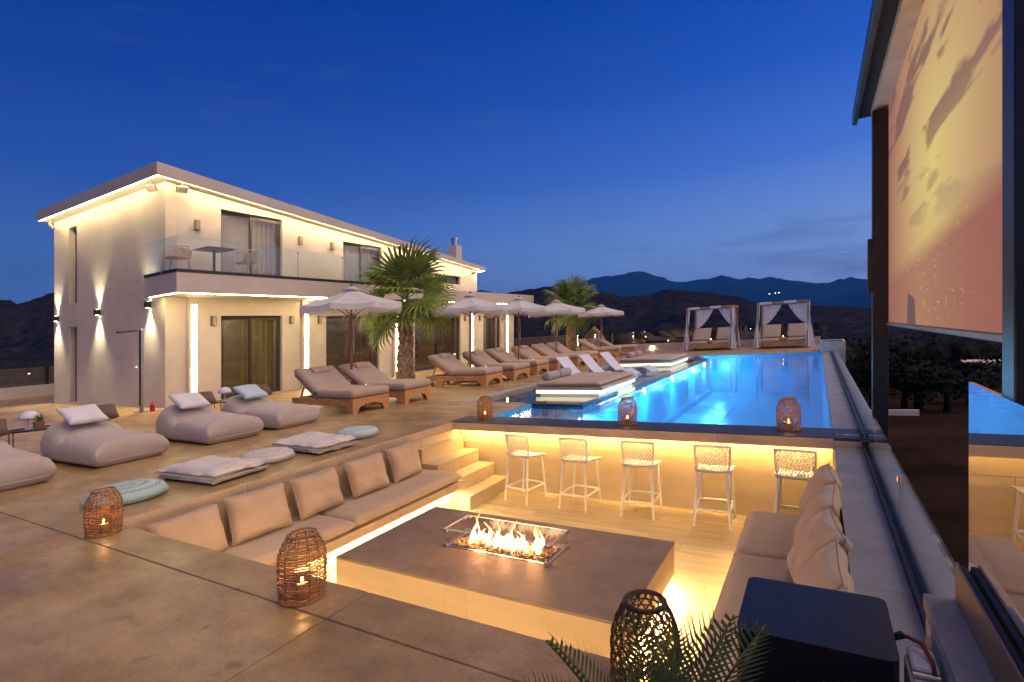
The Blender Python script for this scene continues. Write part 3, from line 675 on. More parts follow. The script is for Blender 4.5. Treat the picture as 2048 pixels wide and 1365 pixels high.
obj('flue', MB().lathe([(.13, 5.81), (.13, 5.98), (.16, 5.98), (.16, 6.03), (.13, 6.03), (.13, 6.09), (.19, 6.10), (.19, 6.19), (.06, 6.23)], 18, (-15.27, 20.63, 0)), metal_s, roof, 40)
# first-floor slab that becomes the balcony
BX, BY = -13.12, 6.70
slabo = obj('balcony_slab', MB().box(XF, BX, BY, YG + .08, 2.84, 3.33).box(-14.62, XF - .001, BY, YE - .001, 2.84, 3.33), plaster, house)
obj('coping', MB().box(BX - .10, BX + .012, BY - .012, 15.9, 3.332, 3.41, .004).box(-14.63, BX - .101, BY - .012, BY + .10, 3.332, 3.41, .004), metal_d, slabo)
obj('led_strip', MB().box(BX - .085, BX - .055, BY + .05, 11.15, 2.832, 2.839), led_house, slabo)
obj('led_strip', MB().box(-14.5, BX - .09, BY + .05, BY + .08, 2.832, 2.839), led_house, slabo)
obj('led_strip', MB().box(XF + .2, BX - .09, 11.12, 11.15, 2.832, 2.839), led_house, slabo)
obj('led_strip', MB().box(BX - .085, BX - .055, 11.7, YG - .1, 2.832, 2.839), led_house, slabo)
obj('flat_roof', MB().box(XB, XF - .26, YU + .001, YG + .05, 2.85, 3.32), plaster, slabo)
gy = [BY + .05, 8.62, 10.10, 11.75, 13.15, 14.5, 15.85]
for a, b in zip(gy, gy[1:]):
    obj('balcony_glass', MB().box(BX - .062, BX - .050, a + .006, b - .006, 3.39, 4.22), rail_glass, house)
obj('balcony_glass', MB().box(-14.55, BX - .07, BY + .044, BY + .056, 3.39, 4.22), rail_glass, house)
for y in gy[1:-1]:
    k = obj('glass_clip', MB().box(BX - .075, BX - .038, y - .016, y + .016, 4.12, 4.15, .004), metal_d, house)
    obj('clip_rod', MB().box(BX - .059, BX - .053, y - .0035, y + .0035, 3.41, 4.12), metal_d, k)
# doors and windows
def sliding(y0, y1, z0, z1, name, curtain, leaf_open=0.0):
    xw = XF - .10
    w = obj(name, MB().box(xw - .10, xw, y0, y1, z1 - .055, z1).box(xw - .10, xw, y0, y1, z0, z0 + .045).box(xw - .10, xw, y0, y0 + .05, z0 + .0455, z1 - .0555).box(xw - .10, xw, y1 - .05, y1, z0 + .0455, z1 - .0555), frame_m, house)
    ym = (y0 + y1) / 2
    for k, (a, b, xo) in enumerate(((y0 + .051, ym + .04, -.075), (ym - .04, y1 - .051, -.03))):
        za, zb = z0 + .046, z1 - .056; t = .065
        obj('sash', MB().box(xw + xo - .018, xw + xo + .018, a, b, zb - t, zb).box(xw + xo - .018, xw + xo + .018, a, b, za, za + t).box(xw + xo - .018, xw + xo + .018, a, a + t, za + t, zb - t).box(xw + xo - .018, xw + xo + .018, b - t, b, za + t, zb - t), frame_m, w)
        obj('pane', MB().box(xw + xo - .004, xw + xo + .004, a + t, b - t, za + t, zb - t), win_glass, w)
    for (a, b, m, amp) in curtain:
        nn = int((b - a) / .012)
        obj('curtain', MB().grid(lambda u, v: (xw - .24 + amp * 1.5 * sin(u * (b - a) * 36 + 1.6 * sin(u * 7)) * (.6 + .4 * v) , a + (b - a) * u, z0 + .03 + (z1 - z0 - .06) * v), nn, 4), m, w, True)
    return w
sheer = M('sheer_curtain', (.62, .60, .56), .9, .06, 5, transl=.45)
drape = M('olive_drape', (.46, .40, .24), .9, .1, 5, transl=.3)
drape2 = M('taupe_drape', (.34, .27, .20), .9, .1, 5, transl=.3)
sliding(*doorsG[0], 'sliding_door', [(9.25, 10.36, drape, .03), (8.50, 8.8, drape, .03)])
sliding(*doorsG[1], 'sliding_door', [(13.35, 14.5, drape2, .03)])
sliding(*doorsG[2], 'sliding_door', [(18.2, 19.75, drape2, .03)])
sliding(*doorsG[3], 'sliding_door', [(22.45, 23.3, drape2, .03), (21.9, 22.4, sheer, .03)])
sliding(*winU[0], 'balcony_door', [(8.50, 10.36, sheer, .025)])
sliding(*winU[1], 'balcony_door', [(12.85, 14.66, sheer, .025)])
w3 = obj('window', MB().box(XF - .2, XF - .1, 17.9, 19.75, 3.78, 3.82).box(XF - .2, XF - .1, 17.9, 19.75, 4.12, 4.16).box(XF - .2, XF - .1, 17.9, 17.94, 3.821, 4.119).box(XF - .2, XF - .1, 19.71, 19.75, 3.821, 4.119).box(XF - .2, XF - .1, 18.8, 18.85, 3.821, 4.119), frame_m, house)
obj('pane', MB().box(XF - .155, XF - .147, 17.94, 19.71, 3.82, 4.12), win_glass, w3)
for (c, d) in ((.07, 2.39), (3.09, 5.45)):
    w = obj('slot_window', MB().box(S0, S0 + .04, YE + .16, YE + .22, c, d).box(S1 - .04, S1, YE + .16, YE + .22, c, d).box(S0 + .041, S1 - .041, YE + .16, YE + .22, c, c + .05).box(S0 + .041, S1 - .041, YE + .16, YE + .22, d - .05, d), frame_m, house)
    obj('pane', MB().box(S0 + .04, S1 - .04, YE + .185, YE + .193, c + .05, d - .05), M('dark_glass', (.03, .025, .022), .12, .1, 3), w)
# pilasters with upright strips
for i, (a, b) in enumerate(((7.55, 8.09), (11.05, 11.62), (15.25, 15.85), (20.42, 21.02), (23.72, 24.22))):
    p = obj('pilaster', MB().box(XF + .001, XF + .10, a, b, 0, 2.838), plaster, house)
    c = (a + b) / 2 - (.12 if i else .13)
    for s in (-.045, .045):
        obj('light_strip', MB().box(XF + .101, XF + .106, c + s - .019, c + s + .019, .17, 2.64), led_strip, p)
for i, (y, z) in enumerate(((8.25, 2.22), (10.71, 2.22), (11.78, 2.22), (14.85, 2.22), (16.25, 2.22), (20.1, 2.22), (21.35, 2.22), (23.55, 2.22), (7.80, 4.78), (11.02, 4.76), (12.3, 4.72), (15.2, 4.6))):
    sc_ = obj('wall_sconce', MB().box(XF + .001, XF + .09, y - .065, y + .065, z - .13, z + .13, .01), metal_b, house)
    obj('sconce_slot', MB().box(XF + .0905, XF + .093, y - .02, y + .02, z - .11, z + .11), M('sconce_face', (.45, .37, .26), .5) if i == 0 else MATS['sconce_face'], sc_)
obj('notice_sheet', MB().box(XF + .001, XF + .006, 11.66, 11.92, 1.42, 1.80), M('paper', (.68, .60, .55), .8, .06, 20), house)
# up-and-down lamps and floodlights on the end wall
for k, x in enumerate((-20.68, -17.87, -15.03)):
    lp = obj('end_wall_lamp', MB().box(x - .055, x + .055, YE - .13, YE - .001, 2.62, 2.78, .006), metal_d, house)
    obj('lens', MB().lathe([(.036, 2.617), (.036, 2.6195)], 14, (x, YE - .07, 0)).lathe([(.036, 2.7805), (.036, 2.783)], 14, (x, YE - .07, 0)), lamp_w, lp)
    for s in (-1, 1):
        o = light('lamp_light', 'SPOT', (x, YE - .075, 2.70 + s * .10), 420 if s < 0 else 300, (1.0, .84, .55), lp, spot_size=R(76), spot_blend=1.0, shadow_soft_size=.03)
        o.rotation_euler = (0 if s < 0 else PI, 0, 0); o.rotation_euler.x += R(7) * (1 if s > 0 else -1)
def flood(x, y, z, rz):
    f = obj('floodlight', MB().box(-.13, .13, -.035, .035, -.09, .09, .01).tube([(0, .03, .09), (0, .08, .14), (0, .10, .20)], .012, 6), metal_b, house, loc=(x, y, z), rot=(R(35), 0, rz))
    obj('flood_glass', MB().box(-.115, .115, -.041, -.0355, -.075, .075), M('flood_lens', (.55, .52, .42), .3) if 'flood_lens' not in MATS else MATS['flood_lens'], f)
flood(-20.66, 6.86, 5.60, R(-20)); flood(-14.62, 6.86, 5.64, R(25)); flood(-14.08, 7.32, 5.60, R(75)); flood(-14.08, 20.5, 4.36, R(95))
# soft light in the rooms
for (x, y, z, pw) in ((-15.8, 9.4, 2.5, 90), (-15.8, 13.3, 2.5, 60), (-15.8, 18.2, 2.5, 60), (-15.8, 22.5, 2.5, 100), (-15.8, 9.4, 4.6, 60), (-15.8, 13.6, 4.4, 50)):
    light('room_light', 'POINT', (x, y, z), pw, (1.0, .78, .5), house, shadow_soft_size=.25)
# balcony furniture
def armchair(name, label, loc, rz):
    t = thing(name, label, 'chair', loc, rz, 'balcony chairs')
    def shell(u, v):
        a = (u - .5) * 2.6; r = .27 + .02 * v
        return (r * sin(a), .02 + r * cos(a) * .95 - .04 * v * -1, .42 + (.34 * v) * (1 - .45 * abs(u - .5) * 2))
    obj('backrest', MB().grid(shell, 16, 4), rattan_l, t, True)
    obj('seat', MB().lathe([(.10, .40), (.25, .405), (.26, .43), (.22, .445)], 18), rattan_l, t, True)
    obj('arm_rail', MB().tube([(-.29, -.22, .0), (-.28, -.20, .62), (-.27, .0, .66), (-.18, .22, .74), (0, .29, .78), (.18, .22, .74), (.27, .0, .66), (.28, -.20, .62), (.29, -.22, .0)], .016, 6), rattan_l, t, True)
    for s in (-1, 1): obj('leg', MB().tube([(s * .2, .2, .41), (s * .24, .27, 0)], .015, 6), rattan_l, t)
    return t
armchair('balcony_chair', 'pale rattan chair behind the corner glass of the balcony', (-13.75, 7.05, 3.345), R(50))
armchair('balcony_chair', 'pale rattan chair on the balcony in front of the curtained door', (-13.62, 8.78, 3.345), R(-70))
bt = thing('balcony_table', 'square dark bistro table on the balcony between two rattan chairs', 'table', (-13.68, 7.92, 3.345))
obj('table_top', MB().box(-.36, .36, -.36, .36, .70, .725, .006), metal_d, bt); obj('leg', MB().tube([(0, 0, .02), (0, 0, .70)], .035, 8), metal_d, bt); obj('base', MB().box(-.22, .22, -.22, .22, 0, .02, .004), metal_d, bt)
# outdoor shower
sh = thing('outdoor_shower', 'tall steel outdoor shower column in front of the end wall', 'shower', (-14.33, 6.50, 0))
obj('column', MB().box(-.05, .05, -.03, .03, 0, 2.04, .006), metal_s, sh); obj('dark_front', MB().box(-.036, .036, -.036, -.031, .15, 1.98), metal_d, sh)
obj('shower_arm', MB().box(-1.12, -.051, -.05, .05, 1.99, 2.03, .004), metal_s, sh); obj('nozzle_end', MB().box(-1.16, -1.121, -.052, .052, 1.985, 2.034, .004), metal_d, sh)
obj('valve', MB().lathe([(.02, 0), (.02, .08)], 10).xf(Matrix.Translation((-.055, -.06, 1.1)) @ Matrix.Rotation(PI / 2, 4, 'X')), metal_s, sh); obj('foot_tap', MB().tube([(.05, 0, .42), (.18, 0, .42), (.19, 0, .30)], .012, 6), metal_s, sh)
obj('base_plate', MB().box(-.16, .16, -.14, .14, .002, .012, .002), metal_s, sh)

# ------------------------------------------------------------------ boundary walls and fences
lw = thing('garden_wall', 'low white garden wall behind the end of the house', 'wall')
obj('wall', MB().box(-27.2, -26.95, 3.0, 24.0, 0, .44), plaster, lw)
fl = thing('slat_fence', 'dark slat fence on the low wall beside the house', 'fence')
fence_m = M('fence_slat', (.10, .085, .065), .7, .2, 5, rand=.12)
for j in range(6): obj('slat', MB().box(-27.09, -27.06, 3.0, 24.0, .46 + j * .118, .46 + j * .118 + .108), fence_m, fl)
for k in range(6): obj('post', MB().box(-27.055, -27.0, 4.0 + k * 1.6, 4.07 + k * 1.6, .44, 1.18), metal_d, fl)
fw = thing('far_wall', 'low white wall along the far edge of the terrace behind the cabanas', 'wall')
obj('wall', MB().box(-29, .16, 28.5, 28.75, 0, .36), plaster, fw)
f2 = thing('slat_fence', 'grey horizontal slat fence on the far wall behind the loungers', 'fence')
fence_g = M('fence_slat_grey', (.17, .155, .13), .6, .15, 5, rand=.08)
for j in range(6): obj('slat', MB().box(-20, -12.75, 28.60, 28.62, .40 + j * .115, .40 + j * .115 + .09), fence_g, f2)
for k in range(9): obj('post', MB().box(-19.9 + k * .88, -19.84 + k * .88, 28.621, 28.66, .36, 1.08), metal_d, f2)
fg = thing('glass_balustrade', 'frameless glass balustrade along the far edge of the terrace', 'railing')
for k in range(9): obj('glass_panel', MB().box(-12.7 + k * 1.42, -12.7 + k * 1.42 + 1.41, 28.60, 28.612, .38, 1.03), near_glass, fg)
obj('channel', MB().box(-12.7, .1, 28.57, 28.64, .361, .40), chan, fg)
wl_ = thing('wall_light', 'small bulkhead light glowing on the far white wall', 'wall lamp', (-7.75, 28.5, 0))
obj('hood', MB().box(-.14, .14, -.07, -.001, .20, .25, .01), white_pl, wl_); obj('lens', MB().box(-.11, .11, -.055, -.005, .188, .199), lamp_w, wl_)
o = light('lamp_light', 'SPOT', (0, -.10, .17), 18, SOFT, wl_, spot_size=R(150), spot_blend=1, shadow_soft_size=.05)
wp = thing('white_pier', 'white rendered pier at the far corner of the pool', 'pier', (0, 0, 0))
obj('pier', MB().box(.12, .90, 22.33, 24.0, -3, .385), plaster, wp); obj('pier_glass', MB().box(.19, .78, 22.5, 22.512, .40, 1.13).box(.768, .78, 22.513, 23.9, .40, 1.13), rail_glass, wp)
obj('channel', MB().box(.16, .82, 22.47, 22.54, .386, .42), chan, wp)

# ------------------------------------------------------------------ railing side
ledge = thing('ledge', 'grey stone ledge between the sofa and the glass railing', 'ledge')
for k, (a, b) in enumerate(zip((2.11, 2.6, 3.42, 4.62, 5.82), (2.6, 3.42, 4.62, 5.82, 6.893))):
    obj('ledge_tile', MB().box(.166, .66, a + .0015, b - .0015, -.13, -.10, .002), ledgem, ledge)
obj('ledge_front', MB().box(.40, .655, 6.9, 22.3, -1.8, -.14), plaster, ledge)
for k in range(12):
    obj('coping_tile', MB().box(.166, .66, 7.47 + k * 1.236 + .0015, 7.47 + (k + 1) * 1.236 - .0015, -.03, 0, .002), ledgem, ledge)
obj('retaining_face', MB().box(.60, .655, -2, 28.7, -4.5, -.135), plaster, ledge)
gr = thing('glass_railing', 'frameless glass railing in a black channel beside the sofa', 'railing')
obj('channel', MB().box(.43, .445, 2.115, 6.894, -.099, -.045, .002).box(.485, .50, 2.115, 6.894, -.099, -.045, .002).box(.446, .484, 2.115, 6.894, -.099, -.09), chan, gr)
obj('channel', MB().box(.43, .445, 6.91, 22.3, .001, .055, .002).box(.485, .50, 6.91, 22.3, .001, .055, .002), chan, gr)
for a, b in ((2.14, 4.17), (4.18, 5.83), (5.84, 6.89)): obj('glass_panel', MB().box(.459, .471, a, b, -.088, .39), rail_glass, gr)
for k in range(8): obj('glass_panel', MB().box(.459, .471, 6.92 + k * 1.92, 6.92 + k * 1.92 + 1.91, .01, .39), rail_glass, gr)
for y in (4.175, 5.835): obj('seam_clip', MB().box(.448, .482, y - .018, y + .018, .28, .33, .005), metal_s, gr); obj('seam', MB().box(.4605, .4695, y - .0035, y + .0035, -.08, .28), metal_s, gr)
obj('channel_end', MB().box(.428, .502, 6.84, 6.893, -.04, -.01, .004), metal_d, gr)
ns = thing('coping_block', 'raised pale stone parapet beside the black speaker box', 'parapet')
obj('block', MB().box(.300, .62, .2, 2.10, -.13, .440), plaster, ns); obj('coping_stone', MB().box(.294, .625, .2, 2.105, .4405, .489, .003), ledgem, ns)
ng = thing('glass_screen', 'tall tinted glass wind screen in a deep black channel at the picture edge', 'glass screen')
obj('channel', MB().box(.379, .396, .3, 2.085, .4895, .602, .003).box(.3965, .398, .3, 2.085, .4895, .590).box(.416, .428, .3, 2.085, .4895, .592, .002).box(.430, .462, .3, 2.085, .4895, .602, .003), chan, ng)
obj('cover_plate', MB().box(.371, .378, .3, 2.09, .4895, .606, .001), M('bronze_plate', (.22, .15, .09), .45, .08, 5, metal=.3), ng)
obj('glass_pane', MB().box(.401, .412, .3, 2.08, .50, 1.166), near_glass, ng)

# ------------------------------------------------------------------ outdoor cinema screen
scr = thing('cinema_screen', 'large outdoor projection screen under a dark canopy, showing a sunset over the sea', 'screen')
for (y, nm) in ((8.25, 'post'), (2.60, 'post')):
    obj(nm, MB().box(.63, .80, y, y + .15, -4.2, 4.02, .006), metal_d, scr)
obj('cable_box', MB().box(.58, .629, 8.26, 8.36, 1.65, 2.35, .006), metal_d, scr)
sm, n, l = nodes('screen_picture'); n.remove(n['Principled BSDF'])
tcn = n.new('ShaderNodeTexCoord'); sp = n.new('ShaderNodeSeparateXYZ'); l.new(tcn.outputs['Object'], sp.inputs[0])
def mth(op, a, b=None, clamp=False):
    x = n.new('ShaderNodeMath'); x.operation = op; x.use_clamp = clamp
    for i, v in enumerate((a, b)):
        if v is None: continue
        if isinstance(v, (int, float)): x.inputs[i].default_value = v
        else: l.new(v, x.inputs[i])
    return x.outputs[0]
def mixc(f, a, b):
    x = n.new('ShaderNodeMix'); x.data_type = 'RGBA'
    for sck, v in ((x.inputs[0], f), (x.inputs[6], a), (x.inputs[7], b)):
        if isinstance(v, tuple): sck.default_value = (*v, 1)
        elif isinstance(v, (int, float)): sck.default_value = v
        else: l.new(v, sck)
    return x.outputs[2]
SY = mth('DIVIDE', mth('SUBTRACT', 8.25, sp.outputs[1]), 5.65)     # 0 at the far edge, 1 at the near one
SZ = mth('DIVIDE', mth('SUBTRACT', sp.outputs[2], 1.25), 2.80)
dd = mth('POWER', mth('ADD', mth('POWER', mth('MULTIPLY', mth('SUBTRACT', SY, .52), 1.9), 2.0), mth('POWER', mth('MULTIPLY', mth('SUBTRACT', SZ, .46), 1.1), 2.0)), .5)
skyc = n.new('ShaderNodeValToRGB'); l.new(dd, skyc.inputs[0]); e4 = skyc.color_ramp.elements
e4[0].color = (.74, .56, .20, 1); e4[1].color = (.36, .15, .115, 1); q = e4.new(.30); q.color = (.62, .43, .19, 1); q = e4.new(.62); q.color = (.48, .27, .15, 1)
mp1 = n.new('ShaderNodeMapping'); l.new(tcn.outputs['Object'], mp1.inputs[0]); mp1.inputs['Rotation'].default_value = (R(33), 0, 0); mp1.inputs['Scale'].default_value = (1, .42, 2.3)
nc = n.new('ShaderNodeTexNoise'); nc.inputs['Scale'].default_value = 1.35; nc.inputs['Detail'].default_value = 6; nc.inputs['Roughness'].default_value = .5; l.new(mp1.outputs[0], nc.inputs[0])
rc = n.new('ShaderNodeValToRGB'); l.new(nc.outputs[0], rc.inputs[0]); rc.color_ramp.elements[0].position = .53; rc.color_ramp.elements[1].position = .585
upf = mth('MULTIPLY', mth('SUBTRACT', SZ, .22), 2.6, True)
sky2 = mixc(mth('MULTIPLY', mth('MULTIPLY', rc.outputs[0], upf), .80), skyc.outputs[0], (.20, .10, .105))
sea_top = mth('ADD', .22, mth('MULTIPLY', SY, .12))
sea = mth('MULTIPLY', mth('SUBTRACT', sea_top, SZ), 14.0, True)
vor = n.new('ShaderNodeTexNoise'); vor.inputs['Scale'].default_value = 10; vor.inputs['Detail'].default_value = 2
mp2 = n.new('ShaderNodeMapping'); mp2.inputs['Scale'].default_value = (1, .8, 3.0); l.new(tcn.outputs['Object'], mp2.inputs[0]); l.new(mp2.outputs[0], vor.inputs[0])
gli = n.new('ShaderNodeValToRGB'); l.new(vor.outputs[0], gli.inputs[0]); gli.color_ramp.elements[0].position = .63; gli.color_ramp.elements[1].position = .74
gw = mth('SUBTRACT', 1.0, mth('MULTIPLY', mth('ABSOLUTE', mth('SUBTRACT', SY, .42)), 2.4), True)
seac = mixc(mth('MULTIPLY', gli.outputs[0], gw), mixc(gw, (.33, .125, .10), (.42, .21, .13)), (.72, .52, .27))
pic = mixc(sea, sky2, seac)
rkx = mth('MULTIPLY', mth('SUBTRACT', .052, mth('ADD', mth('ABSOLUTE', mth('SUBTRACT', SY, .325)), mth('MULTIPLY', SZ, .10))), 120.0, True)
rkz = mth('MULTIPLY', mth('SUBTRACT', mth('ADD', .105, mth('MULTIPLY', mth('SUBTRACT', .325, SY), .35)), SZ), 120.0, True)
pic = mixc(mth('MULTIPLY', rkx, rkz), pic, (.16, .10, .10))
em = n.new('ShaderNodeEmission'); l.new(pic, em.inputs[0]); em.inputs[1].default_value = 1.0
l.new(em.outputs[0], n['Material Output'].inputs[0])
obj('picture', MB().box(.801, .812, 2.60, 8.25, 1.25, 4.05), sm, scr)
obj('backing', MB().box(.813, .86, 2.6, 8.4, 1.2, 4.1), metal_d, scr)
obj('bottom_rail', MB().box(.77, .80, 2.76, 8.24, 1.215, 1.248, .004), M('rail_alu', (.30, .24, .18), .45, metal=.3), scr)
obj('header', MB().box(.64, .82, 2.0, 8.62, 4.055, 4.16), M('header_board', (.66, .56, .45), .8), scr)
cv = obj('canopy', sheared(.50, 1.7, 1.0, 8.95, lambda y: 4.165 , lambda y: 4.165 + .085), metal_d, scr)
cv.rotation_euler = (0, 0, 0)
obj('gutter', MB().box(.44, .499, 1.0, 8.95, 4.08, 4.26, .01), M('blue_metal', (.05, .085, .10), .45, .15, 4, metal=.3), scr)

fe = thing('red_bottle', 'small red container at the foot of the outdoor shower', 'bottle', (-14.05, 6.62, 0)); obj('body', MB().lathe([(.05, 0), (.055, .02), (.055, .16), (.02, .20), (.02, .24)], 14), M('red_plastic', (.5, .02, .02), .4), fe, 40)
fsh = thing('gutter_flashing', 'pale metal flashing on the outer face below the glass railing', 'gutter'); obj('flashing', MB().box(.745, .752, 4.6, 14, -.62, -.44).box(.66, .744, 4.6, 14, -.62, -.61), M('pale_metal', (.42, .44, .52), .5), fsh)

# ------------------------------------------------------------------ bar stools
def make_stool():
    t = thing('bar_stool', '', 'stool', group='white bar stools at the counter')
    # local: back of the stool faces -Y, seat looks to +Y; seat height .64
    feet = {(-1, -1): (-.205, -.21), (1, -1): (.205, -.21), (-1, 1): (-.215, .23), (1, 1): (.215, .23)}
    for (sx, sy), (fx, fy) in feet.items():
        tx, ty = sx * .165, (-.155 if sy < 0 else .175)
        obj('leg', MB().tube([(fx, fy, 0), ((fx + tx) / 2, (fy + ty) / 2, .32), (tx, ty, .635)], [.0155, .019, .023], 6), white_pl, t, 50)
    def at_z(s, z):
        fx, fy = feet[s]; tx, ty = s[0] * .165, (-.155 if s[1] < 0 else .175); k = z / .635
        return (fx + (tx - fx) * k, fy + (ty - fy) * k, z)
    rl, rr, fl_, fr_ = at_z((-1, -1), .20), at_z((1, -1), .20), at_z((-1, 1), .20), at_z((1, 1), .20)
    mid = ((fl_[0] + fr_[0]) / 2, fl_[1] + .03, .20)
    obj('footrest', MB().tube([rl, rr], .0145, 6).tube([rl, fl_], .0145, 6).tube([rr, fr_], .0145, 6).tube([fl_, ((fl_[0] + mid[0]) / 2, mid[1] - .006, .2), mid, ((fr_[0] + mid[0]) / 2, mid[1] - .006, .2), fr_], .0145, 6), white_pl, t, 50)
    # perforated back
    def bp(u, v):
        a = (u - .5); w = .40 - .05 * (1 - v) ** 2
        x = a * w; y = -.165 - .10 * v ** 1.2 + .10 * (abs(a) * 2) ** 2.2 * (.35 + .65 * v) * .62
        z = .635 + .345 * v - .018 * (abs(a) * 2) ** 2 * v
        return Vector((x, y, z))
    mb = MB(); nu, nv = 11, 12
    for j in range(nv):
        for i in range(nu):
            o = .5 if j % 2 else 0
            u0 = (i + o) / (nu - .5)
            for du in (-.5, .5):
                u1 = u0 + du / (nu - .5)
                if -.001 <= u0 <= 1.001 and -.001 <= u1 <= 1.001:
                    mb.tube([bp(u0, j / nv), bp((u0 + u1) / 2, (j + .5) / nv), bp(u1, (j + 1) / nv)], [.0062, .0046, .0062], 4, caps=False)
    bk = obj('backrest', mb, white_pl, t, True)
    obj('back_rim', MB().tube([bp(0, k / 8) for k in range(9)] + [bp(k / 8, 1) for k in range(1, 8)] + [bp(1, 1 - k / 8) for k in range(9)], .013, 6), white_pl, bk, True)
    def sp_(u, v):
        x = (u - .5) * (.40 + .03 * v); y = -.175 + .40 * v
        z = .638 + .022 * (abs(u - .5) * 2) ** 2 * (1 - .5 * v) - .03 * max(0, v - .8) * 5 * .6 + .02 * (1 - v) ** 3
        return Vector((x, y, z))
    ms = MB(); ms.grid(sp_, 12, 12); ms.grid(lambda u, v: sp_(u, v) - Vector((0, 0, .018)), 12, 12)
    obj('seat', ms, white_pl, t, True)
    obj('seat_rim', MB().tube([sp_(k / 10, 0) for k in range(10)] + [sp_(1, k / 10) for k in range(10)] + [sp_(1 - k / 10, 1) for k in range(10)] + [sp_(0, 1 - k / 10) for k in range(10)], .012, 5, True), white_pl, t, True)
    return t
stool0 = make_stool()
for i, (x, y, rz) in enumerate(((-3.70, 6.72, -10), (-2.83, 6.70, -4), (-1.975, 6.72, 3), (-1.075, 6.72, 2), (-.20, 6.73, -2))):
    lb = ['white perforated bar stool nearest the steps', 'white perforated bar stool, second from the steps', 'white perforated bar stool in the middle of the row', 'white perforated bar stool, second from the glass railing', 'white perforated bar stool closest to the glass railing, partly behind sofa pillows'][i]
    o = stool0 if i == 0 else copy_tree(stool0)
    o.location = (x, y, PZ); o.rotation_euler = (0, 0, R(rz)); o['label'] = lb

# ------------------------------------------------------------------ lanterns
def make_lantern(name, dark=False, h=.40, r=.145):
    t = thing(name, '', 'lantern', group='woven candle lanterns')
    rt = rattan_d if dark else rattan
    def rad(z):
        k = z / h
        return r * (.90 + .10 * min(1, k / .25)) if k < .62 else r * (1 - .42 * ((k - .62) / .38) ** 1.9)
    mb = MB(); n = 28
    if not dark:
        nr = 27
        for i in range(nr):
            z = .012 + (h - .02) * i / (nr - 1); jt = rnd.uniform(-.002, .002); ph = i * PI
            mb.tube([((rad(z) + .0035 * cos(7 * a + ph)) * cos(a), (rad(z) + .0035 * cos(7 * a + ph)) * sin(a), z + jt + .0022 * sin(3 * a + i)) for a in [2 * PI * k / n for k in range(n)]], .0042 * rnd.uniform(.85, 1.15), 4, True)
    else:
        for fam in (-1, 1):
            for k in range(19):
                a0 = 2 * PI * k / 19
                pts = []
                for j in range(17):
                    z = .01 + (h - .02) * j / 16; a = a0 + fam * 1.9 * j / 16
                    pts.append(((rad(z) + .003 * fam) * cos(a), (rad(z) + .003 * fam) * sin(a), z))
                mb.tube(pts, .0034, 4)
        for i in range(13):
            z = .012 + (h - .02) * i / 12
            mb.tube([(rad(z) * cos(2 * PI * k / n), rad(z) * sin(2 * PI * k / n), z) for k in range(n)], .0032, 4, True)
    obj('woven_cage', mb, rt, t, True)
    mb = MB()
    for k in range(12):
        a = 2 * PI * k / 12
        mb.tube([((rad(z) - .004) * cos(a), (rad(z) - .004) * sin(a), z) for z in [h * j / 10 for j in range(11)]], .0022, 4)
    obj('wire_ribs', mb, wire_m, t)
    obj('top_rim', MB().tube([((rad(h) + .002) * cos(2 * PI * k / n), (rad(h) + .002) * sin(2 * PI * k / n), h) for k in range(n)], .009, 6, True), rt, t, True)
    obj('base_ring', MB().tube([(rad(0) * cos(2 * PI * k / n), rad(0) * sin(2 * PI * k / n), .008) for k in range(n)], .008, 6, True).lathe([(rad(0) * .95, .003), (rad(0) * .95, .008)], n), rt, t, 40)
    obj('glass_cup', MB().lathe([(.045, .009), (.05, .012), (.052, .14)], 18).lathe([(.046, .012), (.049, .138)], 18), cup_glass, t, True)
    obj('candle', MB().lathe([(.036, .013), (.036, .085), (.03, .088)], 16), M('candle_wax', (.80, .55, .30), .6) if 'candle_wax' not in MATS else MATS['candle_wax'], t, 40)
    obj('flame', MB().lathe([(.003, .092), (.007, .102), (.008, .110), (.005, .124), (.001, .136)], 10), flame_c, t, True)
    if dark: obj('handle_ring', MB().tube([(-.03, 0, h + .004 + .0), (-.03, 0, h + .02), (-.01, 0, h + .03), (.004, 0, h + .018), (-.012, 0, h + .006)], .003, 5, True), wire_m, t)
    light('candle_light', 'POINT', (0, 0, .17), 1.5, (1.0, .50, .16), t, shadow_soft_size=.012)
    return t
lan = make_lantern('lantern')
for i, (x, y, z, s, rz, lb) in enumerate(((-4.89, 1.95, 0, .86, 0, 'brown wicker candle lantern at the terrace corner beside the mint cushion'),
        (-2.47, 1.92, 0, .88, 40, 'brown wicker candle lantern on the concrete edge in front of the fire table'),
        (-4.74, 7.24, 0, .92, 20, 'wicker candle lantern on the counter end above the steps'),
        (-2.33, 7.26, 0, .92, 70, 'wicker candle lantern in the middle of the counter against the blue pool'),
        (-.30, 7.30, 0, .95, 130, 'wicker candle lantern on the counter end closest to the glass railing'))):
    o = lan if i == 0 else copy_tree(lan)
    o.location = (x, y, z); o.rotation_euler = (0, 0, R(rz)); o.scale = (s, s, s); o['label'] = lb
ld = make_lantern('lantern', True, .385, .12); ld.location = (-.545, 1.90, 0); ld['label'] = 'dark open-weave candle lantern behind the palm fronds in front of the fire table'

